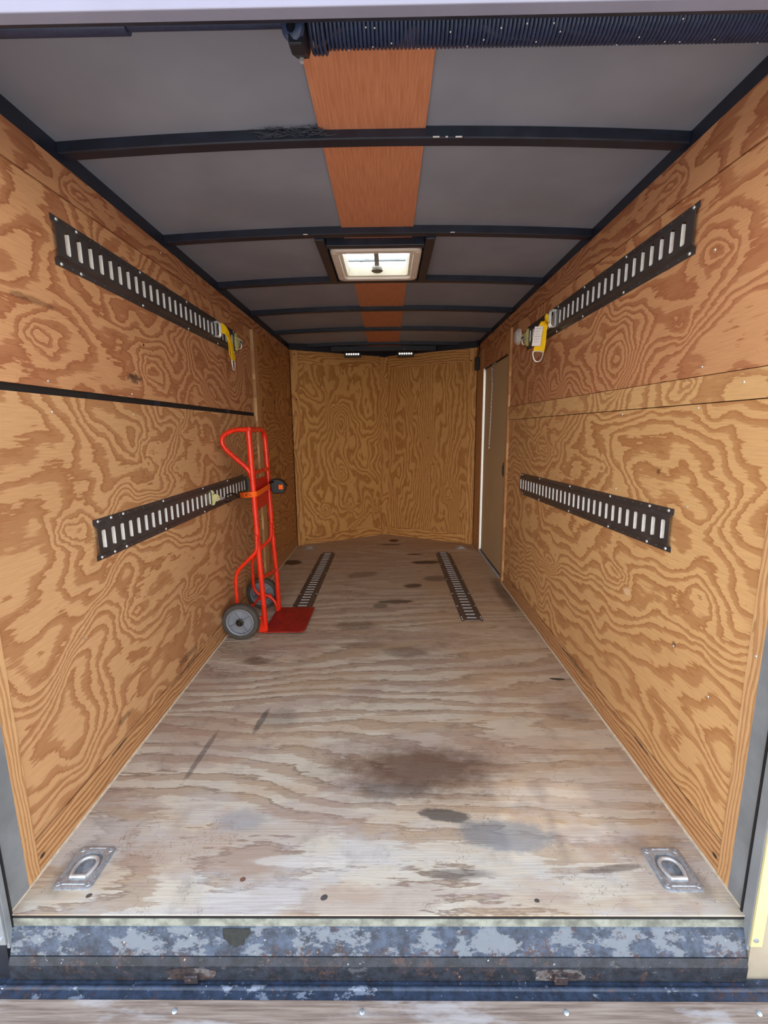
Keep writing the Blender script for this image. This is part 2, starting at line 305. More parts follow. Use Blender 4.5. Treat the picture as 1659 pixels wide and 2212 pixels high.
def floor_material():
    t = NT('weathered_plywood_floor'); sx = t.sep(t.obj); a, c = sx[0], sx[1]
    base = t.comb(t.math('MULTIPLY', a, 0.55), t.math('MULTIPLY', c, 2.2), 4.4)
    f1 = t.noise(base, 1.0, 2.5, 0.42, 0.25)
    fib = t.noise(t.comb(t.math('MULTIPLY', a, 7.0), t.math('MULTIPLY', c, 210.0), 2.0), 1.0, 3, 0.6)
    jag = t.noise(t.comb(t.math('MULTIPLY', a, 9.0), t.math('MULTIPLY', c, 60.0), 6.0), 1.0, 3, 0.65)
    H = t.math('MULTIPLY_ADD', f1, 10.0, t.math('MULTIPLY', c, 8.0))
    H = t.math('MULTIPLY_ADD', jag, 1.0, H)
    s = t.math('FRACT', H)
    m = t.math('MULTIPLY', t.step(s, 0.45, 0.54), t.math('SUBTRACT', 1.0, t.step(s, 0.90, 1.0)))
    thin = t.math('MULTIPLY', t.step(s, 0.84, 0.90), t.math('SUBTRACT', 1.0, t.step(s, 0.93, 1.0)))
    col = t.mix(m, srgb(212, 200, 178), srgb(184, 164, 140))
    col = t.mix(t.math('MULTIPLY', thin, 0.55), col, srgb(112, 92, 76))
    # per-region weathering: tan patches, pinkish patches, bluish worn patches; then light painted into the far end
    p1 = t.noise(t.comb(t.math('MULTIPLY', a, 1.6), t.math('MULTIPLY', c, 4.2), 13.0), 1.0, 4, 0.6)
    col = t.mix(t.math('MULTIPLY', t.step(p1, 0.5, 0.56), 0.36), col, srgb(190, 156, 118))
    p2 = t.noise(t.comb(t.math('MULTIPLY', a, 2.0), t.math('MULTIPLY', c, 5.2), 23.0), 1.0, 4, 0.6)
    col = t.mix(t.math('MULTIPLY', t.step(p2, 0.50, 0.56), 0.36), col, srgb(160, 132, 122))
    p3 = t.noise(t.comb(t.math('MULTIPLY', a, 2.6), t.math('MULTIPLY', c, 5.0), 33.0), 1.0, 5, 0.65)
    near = t.math('SUBTRACT', 1.0, t.step(c, 1.0, 1.6))
    col = t.mix(t.math('MULTIPLY', t.math('MULTIPLY', t.step(p3, 0.46, 0.6), near), 0.6), col, srgb(204, 200, 194))
    far_light = t.step(c, 2.0, 3.6)
    col = t.mix(t.math('MULTIPLY', far_light, 0.5), col, srgb(204, 176, 144))  # lighter warm tone painted on the far floor to make up for light falloff
    rt = t.math('MULTIPLY', t.step(a, 0.1, 0.6), t.step(c, 0.98, 1.2))
    col = t.mix(t.math('MULTIPLY', rt, 0.28), col, srgb(206, 160, 108))
    f2 = t.step(fib, 0.35, 0.75)
    col = t.mix(t.math('MULTIPLY', f2, 0.22), col, srgb(130, 112, 96))
    grime = t.noise(t.obj, 9.0, 6, 0.7)
    col = t.mix(t.math('MULTIPLY', t.step(grime, 0.5, 0.75), 0.38), col, srgb(120, 106, 94))
    # small specks and light scratches
    sp = t.noise(t.obj, 120.0, 2, 0.6)
    col = t.mix(t.math('MULTIPLY', t.step(sp, 0.70, 0.76), 0.8), col, srgb(70, 58, 50))
    wob = t.noise(t.obj, 16.0, 5, 0.7); wob2 = t.noise(t.comb(t.math('MULTIPLY', a, 9.0), t.math('MULTIPLY', c, 30.0), 3.0), 1.0, 4, 0.65)
    marks = [  # cx, cy, rx, ry, angle, rgb, strength, softness
        (0.115, 1.345, 0.43, 0.185, 0.0, (128, 102, 82), 0.62, 1.0), (0.14, 1.36, 0.33, 0.12, 0.0, (100, 66, 44), 0.62, 1.0), (0.06, 1.26, 0.18, 0.05, 0.0, (92, 80, 70), 0.5, 0.8),
        (0.20, 1.165, 0.085, 0.028, -0.1, (74, 66, 62), 0.8, 0.3), (0.36, 1.10, 0.16, 0.065, -0.1, (136, 140, 142), 0.7, 0.4),
        (-0.47, 1.62, 0.10, 0.018, 1.45, (72, 74, 74), 0.65, 0.6), (-0.40, 1.62, 0.10, 0.09, 0.0, (128, 122, 112), 0.4, 0.8),
        (-0.63, 1.42, 0.17, 0.014, 1.5, (96, 88, 82), 0.6, 0.7),
        (-0.62, 2.09, 0.09, 0.05, 0.0, (92, 70, 54), 0.6, 0.7), (0.12, 2.17, 0.15, 0.07, 0.0, (112, 92, 78), 0.55, 0.6), (-0.1, 2.25, 0.16, 0.05, 0.0, (120, 104, 88), 0.4, 0.7),
        (-0.81, 3.80, 0.10, 0.09, 0.0, (66, 40, 28), 0.85, 0.4), (0.36, 3.78, 0.16, 0.06, 0.05, (64, 38, 28), 0.85, 0.4), (0.27, 4.04, 0.10, 0.03, 0.0, (70, 44, 32), 0.8, 0.4),
        (0.08, 2.87, 0.14, 0.035, 0.0, (70, 54, 44), 0.75, 0.3), (-0.02, 2.80, 0.06, 0.05, 0.0, (108, 98, 86), 0.6, 0.4), (0.216, 3.18, 0.08, 0.05, 0.0, (84, 52, 40), 0.8, 0.3),
        (-0.16, 2.50, 0.17, 0.08, 0.0, (96, 80, 68), 0.5, 0.8), (0.40, 3.34, 0.13, 0.08, 0.1, (98, 82, 68), 0.6, 0.6),
        (0.085, 4.57, 0.06, 0.07, 0.0, (84, 36, 24), 0.9, 0.3), (0.05, 4.40, 0.14, 0.025, 0.0, (56, 34, 26), 0.85, 0.3),
        (-0.18, 3.45, 0.16, 0.09, 0.3, (112, 84, 66), 0.5, 0.5), (0.80, 1.91, 0.045, 0.010, -0.1, (52, 50, 46), 0.9, 0.3),
        (-0.40, 1.145, 0.10, 0.05, 0.0, (150, 152, 154), 0.5, 0.8), (-0.20, 1.02, 0.14, 0.02, 0.0, (226, 218, 206), 0.75, 0.25), (0.75, 1.66, 0.12, 0.09, 0.0, (140, 116, 100), 0.45, 0.8),
        (0.22, 0.985, 0.13, 0.018, 0.0, (110, 104, 100), 0.6, 0.7), (-0.126, 0.925, 0.010, 0.008, 0.8, (60, 62, 66), 0.9, 0.2), (0.392, 0.918, 0.008, 0.006, 0.0, (50, 52, 54), 0.9, 0.2),
        (-0.709, 0.928, 0.008, 0.006, 0.4, (60, 52, 48), 0.9, 0.2), (-0.34, 0.97, 0.010, 0.008, 0.0, (120, 78, 54), 0.9, 0.2), (0.62, 1.0, 0.10, 0.012, 0.1, (92, 76, 66), 0.6, 0.5),
        (0.80, 0.96, 0.05, 0.06, 0.0, (126, 114, 104), 0.5, 0.8), (-0.80, 1.0, 0.05, 0.10, 0.0, (128, 116, 106), 0.5, 0.8), (0.84, 3.0, 0.08, 0.5, 0.0, (70, 56, 46), 0.6, 1.0),
    ]
    for (cx, cy, rx, ry, an, rgb, st, soft) in marks:
        X = t.math('SUBTRACT', a, cx); Y = t.math('SUBTRACT', c, cy); ca, sa = math.cos(an), math.sin(an)
        u = t.math('DIVIDE', t.math('ADD', t.math('MULTIPLY', X, ca), t.math('MULTIPLY', Y, sa)), rx)
        v = t.math('DIVIDE', t.math('SUBTRACT', t.math('MULTIPLY', Y, ca), t.math('MULTIPLY', X, sa)), ry)
        d = t.math('SQRT', t.math('ADD', t.math('MULTIPLY', u, u), t.math('MULTIPLY', v, v)))
        d = t.math('MULTIPLY_ADD', t.math('ADD', wob, wob2), 0.75, d)
        k = t.math('MULTIPLY', t.math('SUBTRACT', 1.0, t.step(d, 1.6 - 0.55 * soft, 1.75)), st)
        col = t.mix(k, col, t.mix(0.25, srgb(*rgb), col, 'MULTIPLY'))
    # cracks across the grain
    ck = t.noise(t.comb(t.math('MULTIPLY', a, 3.0), t.math('MULTIPLY', c, 3.5), 50.0), 1.0, 6, 0.62, 0.3)
    cl = t.math('ABSOLUTE', t.math('SUBTRACT', ck, 0.56))
    col = t.mix(t.math('MULTIPLY', t.math('SUBTRACT', 1.0, t.step(cl, 0.0, 0.0022)), 0.6), col, srgb(96, 72, 56))
    t.set(col=col, rough=0.6, spec=0.3)
    t.bump(t.math('MULTIPLY_ADD', m, 0.3, fib), 0.2, 0.003)
    return t.m
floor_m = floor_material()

def sill_material(name, base, worn, rustlevel, paint):
    t = NT(name); sx = t.sep(t.obj)
    n1 = t.noise(t.comb(t.math('MULTIPLY', sx[0], 13.0), t.math('MULTIPLY', sx[1], 22.0), t.math('MULTIPLY', sx[2], 22.0)), 1.0, 7, 0.72)
    n2 = t.noise(t.obj, 34.0, 6, 0.75); n3 = t.noise(t.obj, 90.0, 4, 0.7); n4 = t.noise(t.obj, 14.0, 5, 0.7)
    col = t.mix(t.step(n2, 0.35, 0.65), srgb(*base), srgb(*(int(b * 1.7) for b in base)))
    col = t.mix(t.math('MULTIPLY', t.step(n1, paint, paint + 0.05), 0.85), col, srgb(*worn))
    low = t.math('MULTIPLY', t.step(sx[2], -0.070, -0.083), 0.10)
    k = t.math('MULTIPLY', t.step(t.math('ADD', n4, low), rustlevel, rustlevel + 0.05), t.step(n3, 0.48, 0.58))
    col = t.mix(t.math('MULTIPLY', k, 0.8), col, srgb(74, 54, 48))
    col = t.mix(t.math('MULTIPLY', t.step(n3, 0.66, 0.72), 0.8), col, srgb(206, 210, 208))
    t.set(col=col, rough=0.5, spec=0.5); t.bump(n2, 0.3, 0.004)
    return t.m
sill_top = sill_material('worn_black_sill_top', (44, 50, 60), (116, 122, 128), 0.58, 0.50)
sill_face = sill_material('scuffed_black_sill_face', (28, 31, 36), (78, 80, 84), 0.62, 0.60)
hinge_m = sill_material('scuffed_black_hinge', (30, 38, 50), (128, 136, 148), 0.66, 0.58)

# ------------------------------------------------------------------ room shell
Y0, YC, YV = 0.945, 4.40, 4.88          # wood walls start, front corners, tip of the V nose
DR = [(-0.765, 1.0015), (0.765, 0.998), (-0.735, 4.30), (0.735, 4.27)]   # recessed rings
xs = sorted({-0.872, 0.872, 0.0} | {v for (x, y) in DR for v in (x - 0.036, x + 0.036)})
ys = sorted({0.884, YC, 2.5} | {v for (x, y) in DR for v in (y - 0.040, y + 0.040)})
skip = set()
for j in range(len(ys) - 1):
    for i in range(len(xs) - 1):
        mx, my = (xs[i] + xs[i + 1]) / 2, (ys[j] + ys[j + 1]) / 2
        if any(abs(mx - x) < 0.036 and abs(my - y) < 0.040 for x, y in DR): skip.add((i, j))
fb = MB().sheet(xs, ys, lambda x, y: (x, y, 0.0), skip)
fb.add([(-0.872, YC, 0), (0.872, YC, 0), (0, YV + 0.03, 0)], [(0, 1, 2)])
fb.add([(-0.872, 0.884, 0), (0.872, 0.884, 0), (0.872, 0.884, -0.003), (-0.872, 0.884, -0.003)], [(0, 1, 2, 3)])
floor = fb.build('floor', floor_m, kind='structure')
MB().box((-0.872, 0.8845, -0.011), (0.872, 0.896, -0.003)).build('dark_ply_edge', dark_m, floor)
MB().box((-0.90, 0.896, -0.12), (0.90, 4.95, -0.03)).build('floor_underlay', dark_m, floor)
MB().box((-0.872, YC + 0.035, -0.002), (0.872, YC + 0.039, 0.0006)).build('sheet_joint', dark_m, floor)

def slab(x0, side, y0, y1, z0a, z1a, th, z0b=None, z1b=None):
    """panel on side wall; inner face x0 - side*th towards the room; z may slope along y"""
    z0b = z0a if z0b is None else z0b; z1b = z1a if z1b is None else z1b
    xi, xo = side * (x0 - th), side * x0
    return MB().hexa([(xi, y0, z0a), (xi, y1, z0b), (xo, y1, z0b), (xo, y0, z0a)], [(xi, y0, z1a), (xi, y1, z1b), (xo, y1, z1b), (xo, y0, z1a)])

# left wall
wl = MB().box((-0.93, 0.90, -0.12), (-0.885, 4.45, 1.96)).build('wall_left', dark_m, kind='structure')
B = 0.885
slab(B, -1, Y0, 3.24, 0.097, 1.229, 0.010).build('lower_plywood_panel', ply_ll, wl, bevel=0.0008)
slab(B, -1, Y0, 3.16, 1.249, 1.7745, 0.010, 1.252, 1.8005).build('upper_plywood_panel', ply_lu, wl, bevel=0.0008)
slab(B, -1, Y0, 3.15, 1.777, 1.872, 0.014, 1.803).build('top_plywood_strip', ply_strip, wl, bevel=0.0012)
slab(B, -1, 3.155, 4.40, 1.803, 1.872, 0.0125, 1.812).build('top_plywood_strip', ply_strip, wl, bevel=0.0012)
slab(B, -1, 0.985, 4.39, 0.0, 0.094, 0.012).build('base_strip', ply_base, wl, bevel=0.001)
slab(B, -1, 3.30, 4.392, 1.268, 1.81, 0.009).build('front_upper_panel', ply_lf, wl)
slab(B, -1, 3.30, 4.392, 1.19, 1.266, 0.013).build('front_middle_band', ply_lf, wl, bevel=0.001)
slab(B, -1, 3.30, 4.392, 0.096, 1.189, 0.009).build('front_lower_panel', ply_lf, wl)
slab(B, -1, 3.19, 3.215, 0.095, 1.80, 0.024).build('batten', ply_b, wl, bevel=0.001)
slab(B, -1, 3.215, 3.31, 0.095, 1.80, 0.016).build('batten', ply_b, wl, bevel=0.001)
slab(B, -1, 0.945, 0.985, 0.0, 1.872, 0.014).build('end_batten', ply_b, wl, bevel=0.001)
for k in range(8):   # uprights seen through the long open slot
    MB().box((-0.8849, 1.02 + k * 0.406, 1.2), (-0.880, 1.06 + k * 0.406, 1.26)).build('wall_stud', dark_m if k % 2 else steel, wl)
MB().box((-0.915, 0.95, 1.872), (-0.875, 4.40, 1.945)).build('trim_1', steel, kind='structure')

# right wall
wr_ = MB()
wr_.box((0.885, 0.90, -0.12), (0.93, 3.27, 1.96)); wr_.box((0.885, 4.115, -0.12), (0.93, 4.45, 1.96)); wr_.box((0.885, 3.27, 1.645), (0.93, 4.11, 1.96)); wr_.box((0.885, 3.27, -0.12), (0.93, 4.11, 0.012))
wr_ = wr_.build('wall_right', dark_m, kind='structure')
slab(B, 1, Y0, 3.19, 0.0965, 1.1860, 0.010).build('lower_plywood_panel', ply_rl, wr_, bevel=0.0008)
slab(B, 1, Y0, 3.19, 1.257, 1.7425, 0.010, 1.278, 1.7985).build('upper_plywood_panel', ply_ru, wr_, bevel=0.0008)
slab(B, 1, Y0, 3.22, 1.188, 1.255, 0.013, 1.189, 1.276).build('middle_band', ply_rm, wr_, bevel=0.001)
slab(B, 1, Y0, 2.006, 1.745, 1.880, 0.013, 1.7715).build('top_plywood_strip', ply_strip, wr_, bevel=0.0012)
slab(B, 1, 2.009, 4.40, 1.7715, 1.880, 0.013, 1.831).build('top_plywood_strip', ply_strip, wr_, bevel=0.0012)
slab(B, 1, 0.985, 3.26, 0.0, 0.094, 0.012).build('base_strip', ply_base, wr_, bevel=0.001)
slab(B, 1, 3.268, 4.40, 1.645, 1.8005, 0.009, 1.645, 1.8285).build('over_door_panel', ply_ru, wr_)
slab(B, 1, 3.19, 3.222, 1.277, 1.785, 0.024).build('batten', ply_b, wr_, bevel=0.001)
slab(B, 1, 3.19, 3.222, 0.03, 1.188, 0.024).build('batten', ply_b, wr_, bevel=0.001)
slab(B, 1, 3.222, 3.272, 0.0, 1.80, 0.016).build('batten', ply_b, wr_, bevel=0.001)
slab(B, 1, 4.115, 4.392, 0.0, 1.815, 0.011).build('front_upright_board', ply_b, wr_, bevel=0.001)
slab(B, 1, 0.945, 0.985, 0.0, 1.880, 0.014).build('end_batten', ply_b, wr_, bevel=0.001)
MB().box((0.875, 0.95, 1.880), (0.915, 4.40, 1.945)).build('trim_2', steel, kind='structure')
for sx_, nm in ((-1, 'trim_3'), (1, 'trim_4')):
    MB().prism([(sx_ * 0.873, 0.89, 0.0), (sx_ * 0.868, 0.89, 0.0), (sx_ * 0.868, 0.89, 0.002), (sx_ * 0.873, 0.89, 0.005)], (0, 2.35 if sx_ > 0 else 3.48, 0)).build(nm, bead_m, kind='structure')

# screw heads on the stud lines
def screw(p, axis, r=0.0034, parent=None, mat=None, name='screw'):
    ax = V(axis); 
    o = MB().lathe([(r, 0), (r, 0.0008), (r * 0.7, 0.0022), (r * 0.25, 0.0024)], V(p), ax, 10).build(name, mat or zinc, parent, smooth=True)
    return o
for (y, z) in ((1.257, 1.184), (1.657, 1.19), (2.06, 1.19), (1.662, 1.262), (1.257, 1.265), (1.975, 1.838), (2.5, 1.20), (1.66, 0.68), (1.26, 0.52), (2.07, 0.60)):
    screw((-0.8705 if z > 1.8 else -0.8750, y, z), (1, 0, 0), parent=wl, mat=hole_m if z < 1 else zinc)
for (y, z, x) in ((1.259, 1.568, .875), (1.26, 1.283, .875), (1.257, 1.176, .875), (1.657, 1.173, .875), (1.103, 1.228, .872), (1.66, 0.907, .875), (1.251, 0.493, .875), (1.093, 0.429, .875), (1.257, 0.907, .875), (0.962, 0.613, .871)):
    screw((x, y, z), (-1, 0, 0), parent=wr_)

# door in the right wall
door = MB().box((0.889, 3.275, 0.030), (0.907, 4.088, 1.632)).build('door_1', door_m, kind='structure')
MB().box((0.876, 4.112, 0.028), (0.931, 4.116, 1.645)).build('frame_edge', plain('white_door_jamb', srgb(236, 234, 222), 0.5, 0, 0.03), door)
MB().box((0.872, 3.268, 0.0), (0.93, 4.112, 0.022)).build('threshold', alu, door, bevel=0.002)
MB().box((0.889, 3.27, 1.632), (0.93, 4.112, 1.645)).build('seal', black, door)
MB().box((0.884, 3.27, 0.022), (0.93, 4.112, 0.030)).build('seal', black, door)
hd = MB().box((0.876, 3.285, 0.78), (0.888, 3.330, 0.885)).build('handle', black, door, bevel=0.003)
MB().box((0.866, 3.298, 0.80), (0.878, 3.316, 0.865)).build('lever', black, hd, bevel=0.003)

# V nose front wall
def vnose(u, z, off=0.0, side=-1):
    """u 0 = side corner, 1 = centre; off = distance towards the room"""
    p0, p1 = V((side * 0.882, YC, 0)), V((0, YV, 0)); d = p1 - p0; n = V((-side * d.y, side * d.x, 0)).normalized()
    if n.y > 0: n = -n
    q = p0 + d * u + n * off; return (q.x, q.y, z)
def vpanel(side, u0, u1, z0, z1, o0, o1):
    return MB().hexa([vnose(u0, z0, o1, side), vnose(u1, z0, o1, side), vnose(u1, z0, o0, side), vnose(u0, z0, o0, side)],
                     [vnose(u0, z1, o1, side), vnose(u1, z1, o1, side), vnose(u1, z1, o0, side), vnose(u0, z1, o0, side)])
wf = MB()
for s in (-1, 1): wf.hexa([vnose(0, -.12, 0, s), vnose(1, -.12, 0, s), vnose(1, -.12, -.05, s), vnose(0, -.12, -.05, s)], [vnose(0, 1.96, 0, s), vnose(1, 1.96, 0, s), vnose(1, 1.96, -.05, s), vnose(0, 1.96, -.05, s)])
wf = wf.build('wall_front', dark_m, kind='structure')
for s, pm in ((-1, ply_f1), (1, ply_f2)):
    vpanel(s, 0.02, 0.98, 0.06, 1.80, 0.0, 0.010).build('v_nose_plywood_panel', pm, wf)
    vpanel(s, 0.085, 0.945, 1.75, 1.868, 0.0, 0.017).build('top_cross_board', ply_fh, wf, bevel=0.001)
    vpanel(s, 0.085, 0.945, 0.0, 0.092, 0.0, 0.017).build('bottom_cross_board', ply_fh, wf, bevel=0.001)
    vpanel(s, 0.008, 0.083, 0.0, 1.868, 0.0, 0.020).build('corner_board', ply_fv, wf, bevel=0.001)
    vpanel(s, 0.947, 1.0, 0.0, 1.862, 0.0, 0.022).build('centre_board', ply_fv, wf, bevel=0.001)
for u, z, s in ((0.05, 1.83, -1), (0.05, 1.50, -1), (0.05, 1.42, -1), (0.5, 1.05, 1), (0.06, 1.755, 1), (0.45, 0.78, 1), (0.3, 1.56, -1)):
    q = vnose(u, z, 0.0205 if u < 0.1 else 0.010, s); screw(q, (0.5 * -s * 0.5, -0.87, 0), 0.006, wf, dark_m, 'dark_screw')
# black steel header along the V
hdr = MB()
for s in (-1, 1): hdr.hexa([vnose(0, 1.868, .03, s), vnose(1, 1.868, .03, s), vnose(1, 1.868, 0, s), vnose(0, 1.868, 0, s)], [vnose(0, 1.95, .03, s), vnose(1, 1.95, .03, s), vnose(1, 1.95, 0, s), vnose(0, 1.95, 0, s)])
hdr.build('trim_5', steel_dark, kind='structure')
MB().box((-0.5, 4.52, 1.873), (0.5, 4.56, 1.912)).build('trim_6', steel_dark, kind='structure')

# ceiling: bowed grey lining with a hatch opening
def zc(x): return 1.946 - 0.024 * (x / 0.875) ** 2
HX0, HX1, HY0, HY1 = -0.175, 0.160, 2.205, 2.545
cx_ = sorted([-0.90, -0.75, -0.6, -0.45, -0.3, HX0, -0.08, 0.0, 0.08, HX1, 0.3, 0.45, 0.6, 0.75, 0.90]); cy_ = [0.90, HY0, HY1, 4.95]
sk = {(i, 1) for i in range(len(cx_) - 1) if cx_[i] >= HX0 - 1e-6 and cx_[i + 1] <= HX1 + 1e-6}
cb = MB().sheet(cx_, cy_, lambda x, y: (x, y, zc(x)), sk)
ceil = cb.build('ceiling', membrane, kind='structure', smooth=True)
MB().sheet(cx_, cy_, lambda x, y: (x, y, zc(x) + 0.03), sk).build('roof_skin', header_m, ceil)
for (a, b) in ((0.90, 2.16), (2.60, 4.86)):
    MB().box((-0.143, a, 1.9395), (0.150, b, 1.9445)).build('lauan_strip', lauan, ceil)

# roof crossbeams
beams = [(1.41, 'black roof crossbeam nearest the rear opening, with a wisp of cobweb on it'), (2.02, 'black roof crossbeam on the rear side of the white roof hatch'),
         (2.62, 'black roof crossbeam on the far side of the white roof hatch'), (3.22, 'black roof crossbeam, second beyond the roof hatch'),
         (3.84, 'black roof crossbeam, third beyond the roof hatch'), (4.46, 'black roof crossbeam closest to the front wall and its two small lights')]
for y, lab in beams:
    n = 17; vs = []
    m = MB(); xsb = [-0.874 + 1.748 * i / (n - 1) for i in range(n)]
    prof = [(0, 0.0), (0, -0.026), (0.003, -0.029), (0.037, -0.029), (0.040, -0.026), (0.040, 0.0)]
    for x in xsb:
        for (dy, dz) in prof: vs.append((x, y + dy, zc(x) - 0.0005 + dz))
    k = len(prof); fs = [(i * k + j, i * k + (j + 1) % k, (i + 1) * k + (j + 1) % k, (i + 1) * k + j) for i in range(n - 1) for j in range(k)]
    fs += [tuple(range(k))[::-1], tuple(range((n - 1) * k, n * k))]
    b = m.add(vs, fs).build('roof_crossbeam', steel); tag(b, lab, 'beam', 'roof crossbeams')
    if y < 2.1:
        for dx in ((0.17, 0.205, 0.232) if y < 1.5 else (0.3, -0.3)):
            MB().box((dx, y - 0.0008, zc(dx) - 0.029), (dx + (0.018 if dx != 0.205 else 0.006), y + 0.001, zc(dx) - 0.026)).build('paint_chip', paper, b)
# cobweb wisps
cwm = MB()
for k in range(46):
    x = random.uniform(-0.33, -0.13); p = V((x, 1.408, 1.935 + random.uniform(-0.012, 0.006))); pts = [p]
    for j in range(5): p = p + V((random.uniform(-0.02, 0.02), random.uniform(-0.006, 0.001), random.uniform(-0.006, 0.005))); pts.append(p.copy())
    cwm.tube(pts, 0.0007, 4)
cw = cwm.build('cobweb', plain('dusty_web', srgb(70, 72, 80), 0.9)); tag(cw, 'wisp of dusty cobweb hanging on the nearest black roof crossbeam', 'cobweb'); cw['kind'] = 'stuff'

# hatch frame tubes
for (lo, hi, lab) in (((-0.262, 2.06, 1.907), (-0.222, 2.62, 1.9405), 'black steel tube running lengthways left of the roof hatch'), ((0.205, 2.06, 1.907), (0.245, 2.62, 1.9405), 'black steel tube running lengthways right of the roof hatch'), ((-0.222, 2.125, 1.909), (0.205, 2.160, 1.9405), 'short black steel tube across the rear edge of the roof hatch')):
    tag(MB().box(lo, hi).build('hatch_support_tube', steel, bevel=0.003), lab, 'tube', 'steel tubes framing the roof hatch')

# roof hatch
vent = thing('roof_hatch', 'white plastic framed roof hatch with bright clear lid and crank', 'roof hatch', (-0.008, 2.375, 1.906))
def rring(m, x0, x1, y0, y1, r, z, n=6):
    out = []
    for cx, cy, a0 in ((x1 - r, y1 - r, 0), (x0 + r, y1 - r, 90), (x0 + r, y0 + r, 180), (x1 - r, y0 + r, 270)):
        for k in range(n + 1):
            a = math.radians(a0 + 90 * k / n); out.append((cx + r * math.cos(a), cy + r * math.sin(a), z))
    return out
def frame_mesh(rings):
    m = MB(); n = len(rings[0]); vs = [p for r in rings for p in r]
    fs = [(i * n + k, i * n + (k + 1) % n, (i + 1) * n + (k + 1) % n, (i + 1) * n + k) for i in range(len(rings) - 1) for k in range(n)]
    return m.add(vs, fs)
fx0, fx1, fy0, fy1 = -0.212, 0.196, 2.168, 2.582
rg = [rring(0, fx0, fx1, fy0, fy1, .03, 1.925), rring(0, fx0, fx1, fy0, fy1, .03, 1.909), rring(0, fx0 + .006, fx1 - .006, fy0 + .006, fy1 - .006, .026, 1.904),
      rring(0, fx0 + .034, fx1 - .034, fy0 + .034, fy1 - .034, .02, 1.904), rring(0, fx0 + .037, fx1 - .037, fy0 + .037, fy1 - .037, .018, 1.912), rring(0, fx0 + .037, fx1 - .037, fy0 + .037, fy1 - .037, .018, 1.962)]
frame_mesh(rg).build('frame', plain('hatch_frame_plastic', srgb(226, 214, 200), 0.5, 0, 0.04, 12), vent, smooth=True)
rg = [rring(0, fx0 + .037, fx1 - .037, fy0 + .037, fy1 - .037, .018, 1.915), rring(0, fx0 + .050, fx1 - .050, fy0 + .050, fy1 - .050, .014, 1.916), rring(0, fx0 + .055, fx1 - .055, fy0 + .055, fy1 - .055, .012, 1.935), rring(0, fx0 + .060, fx1 - .060, fy0 + .060, fy1 - .060, .012, 1.952)]
frame_mesh(rg).build('inner_collar', cream, vent, smooth=True)
gl = NT('clear_lid_plastic'); gl.n.remove(gl.b)
tr = gl.n.new('ShaderNodeBsdfTranslucent'); tp = gl.n.new('ShaderNodeBsdfTransparent'); mx = gl.n.new('ShaderNodeMixShader'); df = gl.n.new('ShaderNodeBsdfDiffuse'); mx2 = gl.n.new('ShaderNodeMixShader')
tr.inputs[0].default_value = (0.92, 0.97, 0.98, 1); tp.inputs[0].default_value = (0.93, 0.98, 0.98, 1); df.inputs[0].default_value = (0.8, 0.84, 0.85, 1)
gn = gl.noise(gl.vscale(gl.obj, (2.0, 14.0, 1.0)), 3.0, 4, 0.6)
gl._in(mx.inputs[0], gl.math('MULTIPLY_ADD', gl.step(gn, 0.35, 0.75), 0.18, 0.80)); gl.l.new(tp.outputs[0], mx.inputs[1]); gl.l.new(tr.outputs[0], mx.inputs[2])
mx2.inputs[0].default_value = 0.15; gl.l.new(mx.outputs[0], mx2.inputs[1]); gl.l.new(df.outputs[0], mx2.inputs[2])
gl.l.new(mx2.outputs[0], gl.n['Material Output'].inputs[0])
MB().sheet([fx0 + .02 + i * .046 for i in range(9)], [fy0 + .02 + j * .047 for j in range(9)], lambda x, y: (x, y, 1.957 + 0.015 * max(0, 1 - ((x + .008) / .2) ** 2) * max(0, 1 - ((y - 2.375) / .2) ** 2))).build('lid', gl.m, vent, smooth=True)
ar = MB().box((-0.020, 2.215, 1.938), (0.002, 2.46, 1.946)).build('lift_arm', plain('grey_hatch_arm', srgb(160, 164, 162), 0.5, 0.3), vent, bevel=0.002)
MB().box((-0.150, 2.405, 1.943), (0.134, 2.417, 1.953)).build('cross_bar', ar.data.materials[0], vent, bevel=0.002)
kn = MB().box((-0.034, 2.455, 1.928), (0.016, 2.500, 1.952)).build('crank_gearbox', whitep, vent, bevel=0.006)
MB().lathe([(0.010, 0), (0.028, 0.003), (0.030, 0.010), (0.022, 0.014)], (-0.009, 2.478, 1.930), (0, 0, -1), 8).build('crank_knob', plain('crank_grey', srgb(120, 116, 100), 0.6), kn, smooth=True)
vl = MB().prism([(-0.102, 2.415, 1.9535), (-0.052, 2.404, 1.9535), (-0.046, 2.440, 1.9535), (-0.092, 2.452, 1.9535)], (0, 0, 0.001)).build('printed_sticker', paper, vent)
for k in range(3): MB().box((-0.086 + k * 0.012, 2.425, 1.9525), (-0.079 + k * 0.012, 2.430, 1.9533)).build('print_mark', grey_ink, vl)
for (x, y) in ((fx0 + .018, fy0 + .03), (fx1 - .018, fy0 + .03), (fx0 + .018, fy1 - .05), (fx1 - .018, fy1 - .05)): screw((x, y, 1.904), (0, 0, -1), 0.005, vent, whitep)

